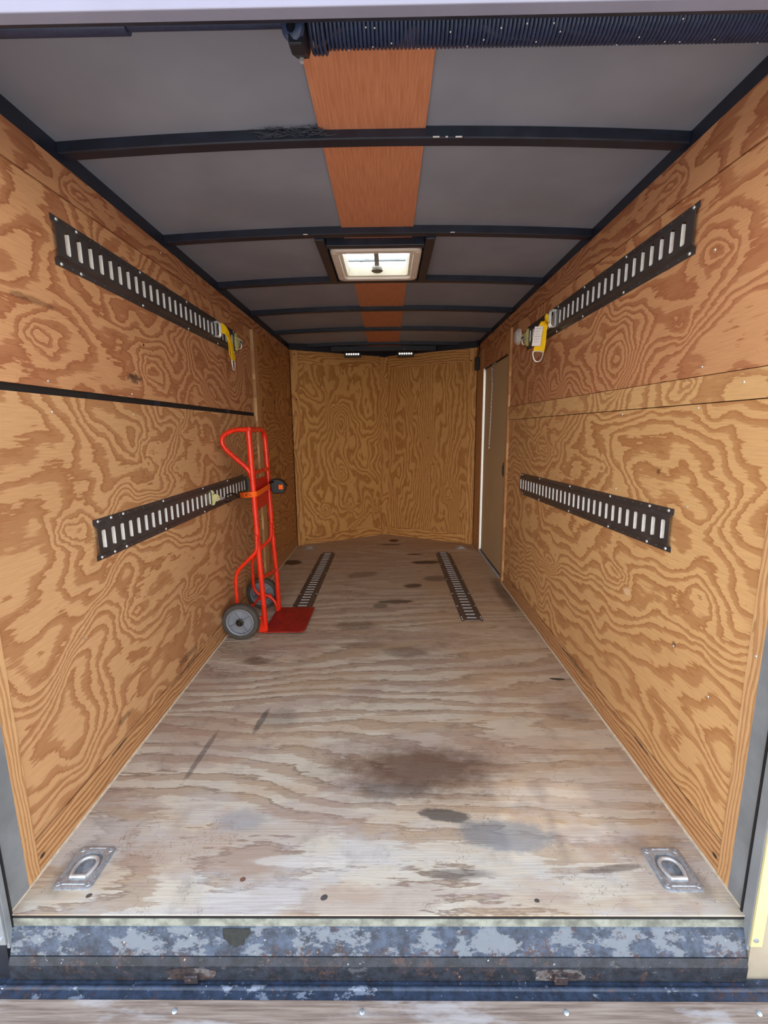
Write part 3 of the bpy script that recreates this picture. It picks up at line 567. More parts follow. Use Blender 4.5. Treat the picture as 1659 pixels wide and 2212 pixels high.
# rear header and torsion spring
MB().box((-1.0, 0.86, 1.797), (1.0, 0.884, 2.02)).build('trim_7', header_m, kind='structure', bevel=0.002)
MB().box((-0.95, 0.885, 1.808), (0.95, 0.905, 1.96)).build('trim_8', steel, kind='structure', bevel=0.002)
sp = thing('ramp_spring_assembly', 'black torsion spring coil on its shaft above the rear opening', 'torsion spring', (0, 1.02, 1.898))
ZS = 1.898; YS = 1.018
pts = []; nt = 122; pitch = 0.0078; seg = 14
for i in range(nt * seg + 1):
    a = 2 * PI * i / seg; x = -0.105 + pitch * i / seg; rr = 0.039 + (0.007 if i < 4.5 * seg else 0)
    pts.append((x, YS + rr * math.cos(a), ZS + rr * math.sin(a)))
spring_m = plain('blue_black_spring', srgb(44, 56, 84), 0.38, 0.0, 0.2, 90)
MB().tube(pts, 0.0036, 6).build('spring_coil', spring_m, sp, smooth=True)
MB().cyl((-0.874, YS, ZS + .004), (0.874, YS, ZS + .004), 0.0145, 18).build('shaft', spring_m, sp, smooth=True)
MB().cyl((-0.874, YS, ZS + .002), (-0.455, YS, ZS + .002), 0.0185, 18).build('shaft_sleeve', spring_m, sp, smooth=True)
brk = MB().prism([(-0.134, 0.952, 1.945), (-0.134, 1.06, 1.945), (-0.134, 1.062, 1.875), (-0.134, 1.04, 1.850), (-0.134, 0.985, 1.818), (-0.134, 0.952, 1.812)], (0.026, 0, 0)).build('centre_bracket', steel_dark, sp, bevel=0.003)
MB().lathe([(0.010, -0.004), (0.022, -0.004), (0.022, 0.005), (0.019, 0.007), (0.010, 0.007), (0.010, -0.004)], (-0.124, 0.952, 1.840), (-0.45, -0.85, -0.35), 24, (False, False)).build('bearing_ring', spring_m, brk, smooth=True)
MB().lathe([(0.004, 0), (0.004, 0.008)], (-0.121, 1.02, 1.838), (0, 0, -1), 8).build('bolt', zinc, brk, smooth=True)
for k in range(26):      # paint flecks on the coil
    a = random.uniform(-2.6, -1.2); x = random.uniform(-0.05, 0.8)
    MB().lathe([(0.0016, 0), (0.0014, 0.0006)], (x, YS + 0.0435 * math.cos(a), ZS + 0.0435 * math.sin(a)), (0, math.cos(a), math.sin(a)), 6).build('paint_fleck', paper, sp)
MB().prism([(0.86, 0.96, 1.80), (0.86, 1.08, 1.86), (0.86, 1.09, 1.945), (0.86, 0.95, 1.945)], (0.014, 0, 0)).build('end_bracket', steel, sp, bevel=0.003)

# rear frame posts, sill, hinge, ramp
for s, nm in ((-1, 'trim_9'), (1, 'trim_10')):
    y_seal = 0.886 if s < 0 else 0.897
    a, b = s * 0.870, s * 0.93
    p = MB().box((min(a, b), y_seal, -0.02), (max(a, b), 0.945, 1.95)).build(nm, jamb_m, kind='structure')
    a = s * 0.864
    MB().box((min(a, b), y_seal - 0.005, -0.03), (max(a, b), y_seal, 1.95)).build('door_seal', black, p)
    a = s * 0.866
    MB().box((min(a, b), 0.866, -0.075), (max(a, b), y_seal - 0.005, 1.95)).build('outer_edge', post_alu, p, bevel=0.001)
    a, b = s * 0.868, s * 0.895
    MB().box((min(a, b), 0.860, -0.058), (max(a, b), 0.866, 1.90)).build('cream_edge_strip', cream_trim if s > 0 else post_alu, p, bevel=0.001)
    MB().lathe([(0.006, 0), (0.0055, 0.002), (0.002, 0.0025)], (s * 0.878, 0.860, -0.038), (0, -1, 0), 12).build('screw', galv, p, smooth=True)
    a, b = s * 0.872, s * 1.06
    MB().box((min(a, b), 0.864, -0.175), (max(a, b), 0.885, 1.95)).build('rear_face', beige_m if s > 0 else steel_dark, p)
sill = MB().prism([(-0.866, 0.886, -0.032), (-0.866, 0.881, -0.035), (-0.866, 0.866, -0.084), (-0.866, 0.864, -0.092), (-0.866, 0.895, -0.092), (-0.866, 0.895, -0.032)], (1.732, 0, 0)).build('trim_11', sill_top, kind='structure')
MB().box((-0.866, 0.8835, -0.0322), (0.866, 0.895, -0.0112)).build('pale_edge_strip', plain('greenish_white_edge', srgb(132, 134, 122), 0.6, 0, 0.4, 30), sill)
MB().prism([(-0.866, 0.862, -0.093), (-0.866, 0.855, -0.110), (-0.866, 0.855, -0.152), (-0.866, 0.95, -0.152), (-0.866, 0.95, -0.093)], (1.732, 0, 0)).build('lower_face', sill_face, sill)
tarp = [(-0.36 + 0.065 * i / 8 * 1.0, 0, 0) for i in range(9)]
def on_slope(x, t): return (x, 0.8808 - 0.015 * t, -0.0352 - 0.0488 * t)
pch = [on_slope(-0.362 + 0.064 * i / 7, 0.0) for i in range(8)] + [on_slope(-0.296 - 0.064 * i / 13 + 0.004 * math.sin(i * 5.1), (0.2, .42, .40, .62, .72, .66, .80, .74, .84, .66, .70, .5, .42, .2)[i]) for i in range(14)]
MB().prism(pch, (0, -0.0012, 0.0006)).build('tar_patch', plain('tar_black', srgb(36, 38, 34), 0.7, 0, 0.4, 90), sill)
rust_m = sill_material('rusty_patch', (34, 31, 32), (104, 100, 98), 0.50, 0.52)
for cx in (-0.435, 0.43):
    vs = []
    for k in range(22):
        a = 2 * PI * k / 22; vs.append((cx + 0.062 * math.cos(a) * random.uniform(.8, 1.1), 0.8546, -0.131 + 0.019 * (abs(math.sin(a)) ** .5) * math.copysign(1, math.sin(a)) * random.uniform(.85, 1.0)))
    MB().prism(vs, (0, -0.0015, 0)).build('rust_patch', rust_m, sill)
    MB().box((cx - 0.018 + 0.005, 0.846, -0.150), (cx + 0.018, 0.855, -0.128)).build('hinge_tab', rust_m, sill, bevel=0.002)
ramp = MB().hexa([(-1.08, 0.818, -0.175), (1.08, 0.818, -0.175), (1.08, -0.9, -0.50), (-1.08, -0.9, -0.50)], [(-1.08, 0.818, -0.152), (1.08, 0.818, -0.152), (1.08, -0.9, -0.475), (-1.08, -0.9, -0.475)])
ramp_m_t = NT('weathered_ramp_plywood')
_s = ramp_m_t.sep(ramp_m_t.obj)
_f = ramp_m_t.noise(ramp_m_t.comb(ramp_m_t.math('MULTIPLY', _s[0], 5.0), ramp_m_t.math('MULTIPLY', _s[1], 150.0), 0.0), 1.0, 4, 0.65)
_p = ramp_m_t.noise(ramp_m_t.comb(ramp_m_t.math('MULTIPLY', _s[0], 3.0), ramp_m_t.math('MULTIPLY', _s[1], 14.0), 4.0), 1.0, 5, 0.65)
_c = ramp_m_t.mix(ramp_m_t.step(_f, 0.3, 0.7), srgb(152, 136, 121), srgb(108, 90, 78))
_c = ramp_m_t.mix(ramp_m_t.math('MULTIPLY', ramp_m_t.step(_p, 0.5, 0.62), 0.6), _c, srgb(176, 172, 170))
ramp_m_t.bump(_f, 0.2, 0.003)
ramp = ramp.build('door_2', ramp_m_t.set(col=_c, rough=0.7, spec=0.3), kind='structure')
hg = MB().box((-1.08, 0.817, -0.160), (1.08, 0.862, -0.1535)).build('hinge_strip', hinge_m, ramp, bevel=0.001)
MB().cyl((-1.08, 0.842, -0.1545), (1.08, 0.842, -0.1545), 0.006, 14).build('hinge_barrel', hinge_m, hg, smooth=True)
for x in (-0.45, -0.028, 0.427, 0.853): screw((x, 0.800, -0.1555), (0, -0.18, 1), 0.0058, ramp, galv)

MB().box((-30, -30, -0.60), (30, 30, -0.56)).build('floor_outside', conc, kind='structure')

# ------------------------------------------------------------------ logistic tracks
HOLE = 0.0508
def make_track(label, loc, rot, mat, group, ends=1.51, screws=(), floor_track=False):
    t = thing('cargo_track', label, 'tie-down track', loc, rot, group)
    L = ends; n = int(L / HOLE); x0 = -n * HOLE / 2
    D = 0.013 if not floor_track else 0.009
    m = MB()
    # cross profile (z, y) from top to bottom; the middle strip holds the slots
    prof = [(0.0655, 0.0), (0.0655, 0.0025), (0.049, 0.0025), (0.041, D), (0.030, D)]
    xs_ = [-L / 2, L / 2]
    for sgn in (1, -1):
        for i in range(len(prof) - 1):
            (za, ya), (zb, yb) = prof[i], prof[i + 1]
            m.add([(-L / 2, ya, sgn * za), (L / 2, ya, sgn * za), (L / 2, yb, sgn * zb), (-L / 2, yb, sgn * zb)], [(0, 1, 2, 3)])
    hw = 0.0098
    edges = [-L / 2]
    for k in range(n):
        c = x0 + (k + .5) * HOLE; edges += [c - hw, c + hw]
    edges.append(L / 2)
    for k in range(0, len(edges), 2): m.add([(edges[k], D, 0.030), (edges[k + 1], D, 0.030), (edges[k + 1], D, -0.030), (edges[k], D, -0.030)], [(0, 1, 2, 3)])
    q = 0.0035
    for k in range(n):   # rounded slot corners
        c = x0 + (k + .5) * HOLE
        for sx in (-1, 1):
            for sz in (-1, 1):
                m.add([(c + sx * hw, D, sz * 0.030), (c + sx * (hw - q), D, sz * 0.030), (c + sx * hw, D, sz * (0.030 - q))], [(0, 1, 2)])
    for ex in (-L / 2, L / 2): # end edge thickness
        pr = [(z, y) for z, y in prof] + [(-z, y) for z, y in prof[::-1]]
        for i in range(len(pr) - 1):
            (za, ya), (zb, yb) = pr[i], pr[i + 1]; s = 0.0018 * (-1 if ex > 0 else 1)
            m.add([(ex, ya, za), (ex, yb, zb), (ex, max(0, yb - 0.0022), zb), (ex, max(0, ya - 0.0022), za)], [(0, 1, 2, 3)])
    nf = len(m.f)
    local(m.build('rail', mat, weld=True), t)
    lp = MB()
    for sx in (-1, 1): lp.add([(sx * hw, D, 0.030), (sx * hw, D, -0.030), (sx * (hw - .0012), 0.0004, -0.029), (sx * (hw - .0012), 0.0004, 0.029)], [(0, 1, 2, 3)])
    lp.add([(-hw + .0012, 0.0004, -0.029), (hw - .0012, 0.0004, -0.029), (hw - .0012, 0.0004, -0.0285), (-hw + .0012, 0.0004, -0.0285)], [(0, 1, 2, 3)])
    p0 = lp.build('slot_lip', slot_f if floor_track else slot_m, weld=True)
    for k in range(n):
        o = p0 if k == 0 else p0.copy()
        if k: C.objects.link(o)
        o.location = (x0 + (k + .5) * HOLE, 0, 0); local(o, t)
    hb = MB().add([(0.0022 * math.cos(a * PI / 3), 0.0028, 0.0022 * math.sin(a * PI / 3)) for a in range(6)], [tuple(range(6))])
    p1 = None
    for k in range(0, 2 * n, 2):
        c = -L / 2 + 0.02 + k * HOLE / 2
        for sgn in (1, -1):
            if c > L / 2 - .01 or any(abs(c - f * L / 2) < .008 for f in screws): continue
            if p1 is None: p1 = o = hb.build('flange_hole', hole_m)
            else: o = p1.copy(); C.objects.link(o)
            o.location = (c, 0, sgn * 0.0575); local(o, t)
    for f in screws:
        for sgn in (1, -1):
            o = MB().lathe([(0.0052, 0), (0.0048, 0.0015), (0.003, 0.003), (0.0015, 0.0026)], (f * L / 2, 0.0026, sgn * 0.0575), (0, 1, 0), 12).build('screw', zinc, smooth=True); local(o, t)
    return t
RL = Matrix.Rotation(-PI / 2, 3, 'Z'); RR = Matrix.Rotation(PI / 2, 3, 'Z')
RF = Matrix(((0, 0, 1), (1, 0, 0), (0, 1, 0)))
SC = (-0.97, -0.86, -0.4, 0.12, 0.6, 0.96)
make_track('dark slotted track high on the left wall with a yellow strap at its far end', (-0.875, 2.10, 1.651), RL, rail_m, 'cargo tracks on the walls', 1.51, [-x for x in SC])
make_track('dark slotted track low on the left wall, running behind the red hand truck', (-0.875, 2.128, 0.795), RL, rail_m, 'cargo tracks on the walls', 1.53, [-x for x in (-0.97, -0.88, -0.79, -0.42, 0.1, 0.55, .96)])
make_track('dark slotted track high on the right wall beside the round white dome', (0.875, 2.092, 1.652), RR, rail_m, 'cargo tracks on the walls', 1.51, (-0.97, -0.5, -0.05, 0.35))
make_track('dark slotted track low on the right wall, slanting slightly down towards the door', (0.875, 2.075, 0.807), RR @ Matrix.Rotation(0.024, 3, 'Y'), rail_m, 'cargo tracks on the walls', 1.53, (-0.97, -0.84, -0.5, 0.0, 0.55, 0.96))
make_track('slotted brown track on the left half of the floor, ending at the red toe plate', (-0.527, 3.42, 0.0006), RF, rail_f, 'cargo tracks on the floor', 1.35, (-0.96, -0.6, 0.1, 0.96), True)
make_track('slotted brown track on the right half of the floor, clear of the hand truck', (0.534, 3.315, 0.0006), RF, rail_f, 'cargo tracks on the floor', 1.53, (-0.97, -0.93, -0.7, -0.4, 0, 0.5, 0.97), True)

# ------------------------------------------------------------------ recessed floor rings
def make_dring(x, y, label, turn):
    t = thing('recessed_floor_ring', label, 'tie-down ring', (x, y, 0), None, 'recessed tie-down rings in the floor')
    def rr(hx, hy, r, z): return [(p[0], p[1], z) for p in rring(0, -hx, hx, -hy, hy, r, z, 6)]
    def oval(rx, ry, z, n=28, cy=0.006):
        out = []
        for k in range(n):
            a = 2 * PI * (k + .5) / n - 0.0; out.append((rx * math.cos(a), cy + ry * math.sin(a), z))
        return out
    rings = [rr(.050, .060, .012, 0.0), rr(.050, .060, .012, .0025), rr(.047, .057, .010, .004), oval(.037, .041, .004), oval(.034, .038, .0025), oval(.031, .034, -.010), oval(.018, .020, -.014), oval(.002, .002, -.014)]
    m = frame_mesh(rings); m.f.append(tuple(range(len(m.v) - 28, len(m.v)))); o = m.build('dished_plate', galv, smooth=True); local(o, t)
    # pressed ribs around the dish
    for (a, b) in (((-.030, -.047, .004), (.030, -.047, .004)), ((-.022, .053, .004), (.022, .053, .004)), ((-.043, -.028, .004), (-.043, .03, .004)), ((.043, -.028, .004), (.043, .03, .004))):
        local(MB().cyl(a, b, 0.0022, 8).build('pressed_rib', galv, smooth=True), t)
    ringp = smoothpath([(-.019, -.027, .005), (-.0245, -.012, .004), (-.0265, .006, .003), (-.021, .021, .002), (-.009, .029, .001), (.009, .029, .001), (.021, .021, .002), (.0265, .006, .003), (.0245, -.012, .004), (.019, -.027, .005)], .008, 4)
    rg_ = MB().tube(ringp, 0.0048, 10).build('ring', zinc, smooth=True); local(rg_, t)
    cl = MB().tube([(-.021, -.028, .0045), (.021, -.028, .0045)], 0.0052, 12).build('ring_clip', zinc, smooth=True); local(cl, t)
    for sx in (-1, 1):
        for sy in (-1, 1):
            local(MB().lathe([(0.0068, 0), (0.006, .002), (0.0025, .0022), (0.001, .001)], (sx * .038, sy * .047, .0038), (0, 0, 1), 14).build('screw', galv, smooth=True), t)
    # stamped characters too worn to read
    for k in range(8):
        local(MB().box((-.020 + k * .0055, -.0560, .0038), (-.0175 + k * .0055, -.0535, .0043)).build('stamped_mark', zinc), t)
    return t
make_dring(DR[0][0], DR[0][1], 'galvanised floor ring in the near left corner of the floor', 0)
make_dring(DR[1][0], DR[1][1], 'galvanised floor ring in the near right corner of the floor', 0)
make_dring(DR[2][0], DR[2][1], 'small floor ring at the foot of the front wall, left side', 0)
make_dring(DR[3][0], DR[3][1], 'small floor ring at the foot of the front wall, near the side door', 0)

# ------------------------------------------------------------------ hand truck
ht = thing('hand_truck', 'red steel hand truck with grey wheels standing against the left wall', 'hand truck', (-0.68, 2.56, 0))
YN, YF = 2.405, 2.715
def railx(z): return -0.662 - 0.027 * z
MB().tube(smoothpath([(railx(0), YN, 0.004), (-0.668, YN, 0.23), (-0.679, YN, 0.56), (-0.688, YN, 0.98), (-0.692, YN, 1.128)], 0.2), 0.0145, 14).build('near_rail', red, ht, smooth=True)
top = smoothpath([(railx(0), YF, 0.004), (-0.664, YF, 0.25), (-0.680, YF, 0.56), (-0.687, YF, 0.98), (-0.694, YF, 1.136), (-0.694, YN, 1.136)], [0, .2, .2, .2, .06, 0])
MB().tube(top, 0.0145, 14).build('far_rail', red, ht, smooth=True)
MB().tube(smoothpath([(-0.690, YN, 1.136), (-0.775, YN, 1.136), (-0.838, YN, 1.10), (-0.832, YN, 1.045), (-0.755, YN, 0.975), (-0.700, YN, 0.925), (-0.690, YN, 0.88)], [0, .06, .07, .06, .06, .04, 0], 8), 0.0125, 14).build('handle_loop', red, ht, smooth=True)
MB().tube([(-0.684, YN, 0.906), (-0.686, YF, 0.906)], 0.0125, 12).build('upper_crossbar', red, ht, smooth=True)
MB().box((-0.688, YN, 0.700), (-0.684, YF, 0.870)).build('back_plate', plain('deep_red_plate', srgb(196, 24, 12), 0.35, 0, 0.1, 12), ht)
MB().tube([(-0.668, YN, 0.325), (-0.668, YF, 0.275)], 0.0105, 12).build('lower_crossbar', red, ht, smooth=True)
for yy, sgn in ((YN, -1), (YF, 1)):
    yb = yy - 0.022 if sgn < 0 else yy - 0.024
    MB().tube(smoothpath([(-0.677, yb, 0.575), (-0.679, yb, 0.485), (-0.792, yb, 0.375), (-0.806, yb, 0.33), (-0.808, yb, 0.16 if sgn > 0 else 0.105)] + ([(-0.775, yb, 0.118), (-0.715, yb, 0.118), (-0.672, yb, 0.07), (-0.664, yb, 0.008)] if sgn > 0 else []), 0.03), 0.0098, 12).build('rear_brace', red, ht, smooth=True)
MB().tube([(-0.700, YF - 0.02, 0.118), (-0.78, YF - 0.02, 0.095), (-0.785, YF + 0.02, 0.1)], 0.0095, 10).build('axle_strut', red, ht, smooth=True)
MB().tube(smoothpath([(-0.668, YN, 0.075), (-0.70, YN - 0.005, 0.10), (-0.775, YN - 0.01, 0.104)], 0.02), 0.0095, 10).build('axle_strut', red, ht, smooth=True)
MB().prism([(-0.664, YN - 0.018, 0.012), (-0.700, YN - 0.018, 0.012), (-0.676, YN - 0.018, 0.10)], (0, 0.006, 0)).build('gusset', red, ht)
tp_ = MB().prism([(-0.672, 2.385, 0.0105), (-0.462, 2.385, 0.0105), (-0.440, 2.42, 0.0105), (-0.440, 2.745, 0.0105), (-0.672, 2.745, 0.0105)], (0, 0, 0.005)).build('toe_plate', red_plate, ht)
MB().cyl((-0.776, 2.335, 0.102), (-0.776, 2.775, 0.102), 0.008, 12).build('axle', red, ht, smooth=True)
def wheel(yc):
    cx, cz, R = -0.776, 0.102, 0.1015
    tyre = MB().lathe([(0.074, -.020), (0.090, -.023), (0.098, -.019), (0.1015, -.010), (0.1015, .010), (0.098, .019), (0.090, .023), (0.074, .020)], (cx, yc, cz), (0, 1, 0), 48)
    # open the middle: drop the end caps
    tyre.f = tyre.f[:-2]
    wh = MB()
    w = tyre.build('tyre', rubber, ht, smooth=True)
    rim = MB().lathe([(0.078, -.019), (0.073, -.022), (0.068, -.019), (0.066, -.004), (0.022, -.004), (0.020, -.018), (0.010, -.020)], (cx, yc, cz), (0, 1, 0), 48, (False, True))
    rim.lathe([(0.078, .019), (0.073, .022), (0.068, .019), (0.066, .004), (0.022, .004), (0.020, .018), (0.010, .022)], (cx, yc, cz), (0, 1, 0), 48, (False, True))
    o = rim.build('wheel_rim', rim_m, w, smooth=True)
    for k in range(4):
        a = math.radians(28 + 90 * k); e = V((math.cos(a), 0, math.sin(a))); pr = V((-math.sin(a), 0, math.cos(a)))
        for s in (-1, 1):
            y0 = yc + s * 0.004; y1 = yc + s * 0.017
            p = [V((cx, 0, cz)) + e * r + pr * h for r, h in ((.018, -.0035), (.068, -.0035), (.068, .0035), (.018, .0035))]
            MB().hexa([(q.x, y0, q.z) for q in p], [(q.x, y1, q.z) for q in p]).build('spoke', rim_m, o)
    MB().lathe([(0.021, 0), (0.021, .006), (0.012, .008), (0.010, .018), (0.003, .019)], (cx, yc - .019, cz), (0, -1, 0), 9).build('axle_nut', plain('greasy_hub', srgb(44, 36, 28), 0.4, 0.3, 0.4, 90), w)
wheel(2.335); wheel(2.775)

# ------------------------------------------------------------------ fittings and straps
def fitting(m, y, z, side, s=1.0, h=0.040):
    """pointed end plate standing out from a wall track"""
    pts = [(0.0, h), (0.012, h * 0.92), (0.016, h * .55), (0.042, 0.012), (0.046, -0.004), (0.040, -0.014), (0.022, -0.020), (0.016, -h * .9), (0.0, -h)]
    x0 = 0.866
    vs = [(side * (x0 - a), y, z + b) for a, b in pts]
    return m.prism(vs, (0, 0.003, 0))
ft = thing('track_fitting', 'pale yellow zinc track fitting holding the black hook of the orange strap', 'track fitting', (-0.866, 2.28, 0.795))
fitting(MB(), 2.28, 0.795, -1, h=0.040).build('end_plate', zinc_y, ft)
MB().box((-0.870, 2.270, 0.758), (-0.862, 2.292, 0.832)).build('spring_base', zinc_y, ft, bevel=0.001)
MB().tube(smoothpath([(-0.835, 2.275, 0.787), (-0.820, 2.285, 0.785), (-0.815, 2.33, 0.785), (-0.826, 2.355, 0.785), (-0.842, 2.33, 0.787), (-0.838, 2.29, 0.787)], .012), 0.003, 8).build('ring', zinc, ft, smooth=True)
MB().lathe([(0.003, 0), (0.003, .0006)], (-0.853, 2.2794, 0.812), (0, -1, 0), 10).build('hole_mark', black, ft)
f2 = thing('track_fitting', 'dark pointed fitting at the far end of the low left track, behind the hand truck', 'track fitting', (-0.866, 2.87, 0.795))
fitting(MB(), 2.872, 0.795, -1, h=0.045).build('end_plate', plain('dull_steel', srgb(96, 90, 80), 0.4, 0.5), f2)
MB().box((-0.868, 2.855, 0.755), (-0.860, 2.874, 0.835)).build('spring_base', rail_m, f2)
for (yy, zz, sd, lab) in ((2.825, 1.651, -1, 'yellow zinc fitting with a black hole at the far end of the high left track'), (2.80, 1.652, 1, 'yellow zinc fitting with a black hole next to the round white dome')):
    f = thing('track_fitting', lab, 'track fitting', (sd * 0.866, yy, zz))
    # plate facing the camera with a keyhole and a latch
    fitting(MB(), yy, zz, sd, h=0.050).build('end_plate', plain('dull_yellow_zinc', srgb(176, 166, 112), 0.4, 0.35, 0.3, 60), f)
    MB().box((min(sd * .856, sd * .868), yy - .012, zz - .045), (max(sd * .856, sd * .868), yy + .002, zz + .045)).build('spring_base', zinc_y, f, bevel=0.001)
    MB().lathe([(0.010, 0), (0.010, .0012)], (sd * 0.834, yy - .0002, zz - 0.006), (0, -1, 0), 16).build('keyhole', black, f)
    MB().tube(smoothpath([(sd * .845, yy - .004, zz - .002), (sd * .826, yy - .006, zz - .012), (sd * .828, yy - .006, zz - .038), (sd * .842, yy - .004, zz - .040)], .01), 0.0035, 8).build('latch', zinc, f, smooth=True)

# orange ratchet strap round the hand truck
rs = thing('ratchet_strap', 'orange ratchet strap tying the red hand truck to the low left track', 'ratchet strap', (-0.70, 2.5, 0.79))
hk = smoothpath([(-0.830, 2.365, 0.792), (-0.826, 2.345, 0.770), (-0.822, 2.40, 0.757)], .015) 
MB().tube(smoothpath([(-0.812, 2.405, 0.762), (-0.815, 2.36, 0.758), (-0.818, 2.335, 0.772), (-0.815, 2.35, 0.795), (-0.808, 2.39, 0.802), (-0.800, 2.44, 0.795), (-0.790, 2.455, 0.772), (-0.775, 2.475, 0.768), (-0.768, 2.490, 0.785), (-0.775, 2.480, 0.800), (-0.790, 2.465, 0.797)], .012, 4), 0.0038, 8).build('hook', black, rs, smooth=True)
def band(path, w, name, mat, par, th=0.002, axis=V((0, 0, 1))):
    m = MB(); vs = []; n = len(path)
    for i, p in enumerate(path):
        p = V(p); t = (V(path[min(i + 1, n - 1)]) - V(path[max(0, i - 1)])).normalized()
        ax = axis(i / (n - 1)) if callable(axis) else axis
        ax = (ax - t * ax.dot(t)).normalized(); nn = t.cross(ax)
        ww = w(i / (n - 1)) if callable(w) else w
        for a, b in ((-1, -1), (1, -1), (1, 1), (-1, 1)): vs.append(p + ax * ww / 2 * a + nn * th / 2 * b)
    fs = [(i * 4 + k, i * 4 + (k + 1) % 4, (i + 1) * 4 + (k + 1) % 4, (i + 1) * 4 + k) for i in range(n - 1) for k in range(4)] + [(0, 3, 2, 1), ((n - 1) * 4, (n - 1) * 4 + 1, (n - 1) * 4 + 2, (n - 1) * 4 + 3)]
    return m.add(vs, fs).build(name, mat, par)
path = smoothpath([(-0.778, 2.470, 0.783), (-0.735, 2.40, 0.790), (-0.700, YN - 0.020, 0.795), (-0.668, YN - 0.016, 0.797), (-0.664, YN + 0.02, 0.797), (-0.664, YF - 0.03, 0.808), (-0.655, YF + 0.0, 0.808)], .02, 5)
wb_ = band(path, 0.028, 'webbing', orange, rs)
for k, (a, b) in enumerate((((-0.724, .782), (-0.708, .800)), ((-0.724, .800), (-0.708, .782)), ((-0.700, .784), (-0.699, .802)), ((-0.694, .790), (-0.686, .790)))):
    yk = lambda x: 2.3965 + (x + 0.735) * (-0.33)
    MB().tube([(a[0], yk(a[0]) - .0105 * 1, a[1] + .004), (b[0], yk(b[0]) - .0105, b[1] + .004)], 0.0012, 5).build('printed_mark', black, wb_)
rt = MB().prism([(-0.650, 2.66, 0.848), (-0.615, 2.66, 0.848), (-0.590, 2.66, 0.836), (-0.575, 2.66, 0.818), (-0.578, 2.66, 0.775), (-0.592, 2.66, 0.762), (-0.648, 2.66, 0.762), (-0.660, 2.66, 0.79), (-0.660, 2.66, 0.83)], (0, 0.065, 0)).build('ratchet_body', black, rs, bevel=0.006)
MB().box((-0.610, 2.655, 0.788), (-0.585, 2.662, 0.815)).build('orange_release_tab', orange, rt, bevel=0.002)
MB().box((-0.588, 2.664, 0.800), (-0.568, 2.72, 0.812)).build('release_lever', black, rt, bevel=0.003)
MB().tube([(-0.665, 2.67, 0.825), (-0.64, 2.655, 0.835)], 0.007, 8).build('strap_guide', black, rt, smooth=True)

# yellow ring straps clipped into the high tracks
def ring_strap(side, y, z, label, twist):
    t = thing('ring_strap', label, 'ring strap', (side * 0.862, y, z))
    sx = lambda a: side * (0.862 - a)
    cp = MB()
    for dy in (-0.010, 0.006):
        cp.tube(smoothpath([(sx(0.0), y + dy, z + .034), (sx(.022), y + dy, z + .036), (sx(.026), y + dy, z + .028), (sx(.026), y + dy, z - .030), (sx(.020), y + dy, z - .037), (sx(0.0), y + dy, z - .035)], .008), 0.0042, 8)
    cp.box((min(sx(.003), sx(.009)), y - .013, z - .034), (max(sx(.003), sx(.009)), y + .010, z + .034))
    cp.build('spring_clip', zinc, t, smooth=True)
    if twist:
        p = smoothpath([(sx(.024), y + .004, z + .005), (sx(.040), y + .045, z - .010), (sx(.040), y + .085, z - .045), (sx(.036), y + .092, z - .11), (sx(.036), y + .092, z - .155)], .03, 6)
        ax = lambda u: V((0, 0, 1)).lerp(V((0, 1, 0)), min(1, u * 1.8)).normalized()
        band(p, lambda u: 0.052 - 0.012 * math.sin(u * PI), 'webbing', yellow, t, 0.004, ax)
        lo = V((sx(.036), y + .092, z - .150))
        tg = MB().hexa([(sx(.043), y + .074, z - .135), (sx(.0415), y + .074, z - .135), (sx(.0415), y + .112, z - .135), (sx(.043), y + .112, z - .135)], [(sx(.050), y + .062, z - .052), (sx(.0485), y + .062, z - .052), (sx(.0485), y + .102, z - .052), (sx(.050), y + .102, z - .052)]).build('white_tag', paper, t)
        MB().tube(smoothpath([lo + V((0, -.024, 0)), lo + V((0, -.024, -.022)), lo + V((0, -.012, -.046)), lo + V((0, .012, -.046)), lo + V((0, .024, -.022)), lo + V((0, .024, 0)), lo + V((0, -.024, 0))], .016), 0.0028, 8).build('ring', zinc, t, smooth=True)
    else:
        p = smoothpath([(sx(.024), y + .004, z + .012), (sx(.045), y + .035, z), (sx(.058), y + .060, z - .045), (sx(.062), y + .066, z - .10), (sx(.064), y + .066, z - .15)], .03, 6)
        ax = lambda u: V((0, 0, 1)).lerp(V((0, 1, 0)), min(1, u * 1.7)).normalized()
        band(p, lambda u: 0.050 - 0.010 * math.sin(u * PI), 'webbing', yellow, t, 0.003, ax)
        p2 = smoothpath([(sx(.050), y + .05, z - .03), (sx(.054), y + .062, z - .08), (sx(.050), y + .066, z - .115), (sx(.064), y + .066, z - .15)], .02, 5)
        band(p2, 0.045, 'webbing_loop', yellow, t, 0.003, V((0, 1, 0)))
        MB().box((min(sx(.045), sx(.0435)), y + .062, z - .105), (max(sx(.045), sx(.0435)), y + .10, z - .03)).build('white_tag', paper, t)
        lo = V((sx(.063), y + .066, z - .148))
        MB().tube(smoothpath([lo + V((0, -.024, 0)), lo + V((0, -.024, -.022)), lo + V((0, -.012, -.052)), lo + V((0, .012, -.052)), lo + V((0, .024, -.022)), lo + V((0, .024, 0)), lo + V((0, -.024, 0))], .016), 0.0028, 8).build('ring', zinc, t, smooth=True)
    return t
ring_strap(-1, 2.50, 1.655, 'yellow strap with a metal ring, seen edge on, hanging from the high left track', False)
ring_strap_r = thing('ring_strap', 'yellow strap with a white tag and metal ring hanging from the high right track', 'ring strap', (0.862, 2.36, 1.652))
t = ring_strap_r; y, z = 2.36, 1.655
cp = MB()
for dy in (-0.012, 0.008):
    cp.tube(smoothpath([(.866, y + dy, z + .036), (.842, y + dy, z + .038), (.836, y + dy, z + .030), (.836, y + dy, z - .030), (.842, y + dy, z - .038), (.866, y + dy, z - .036)], .008), 0.0045, 8)
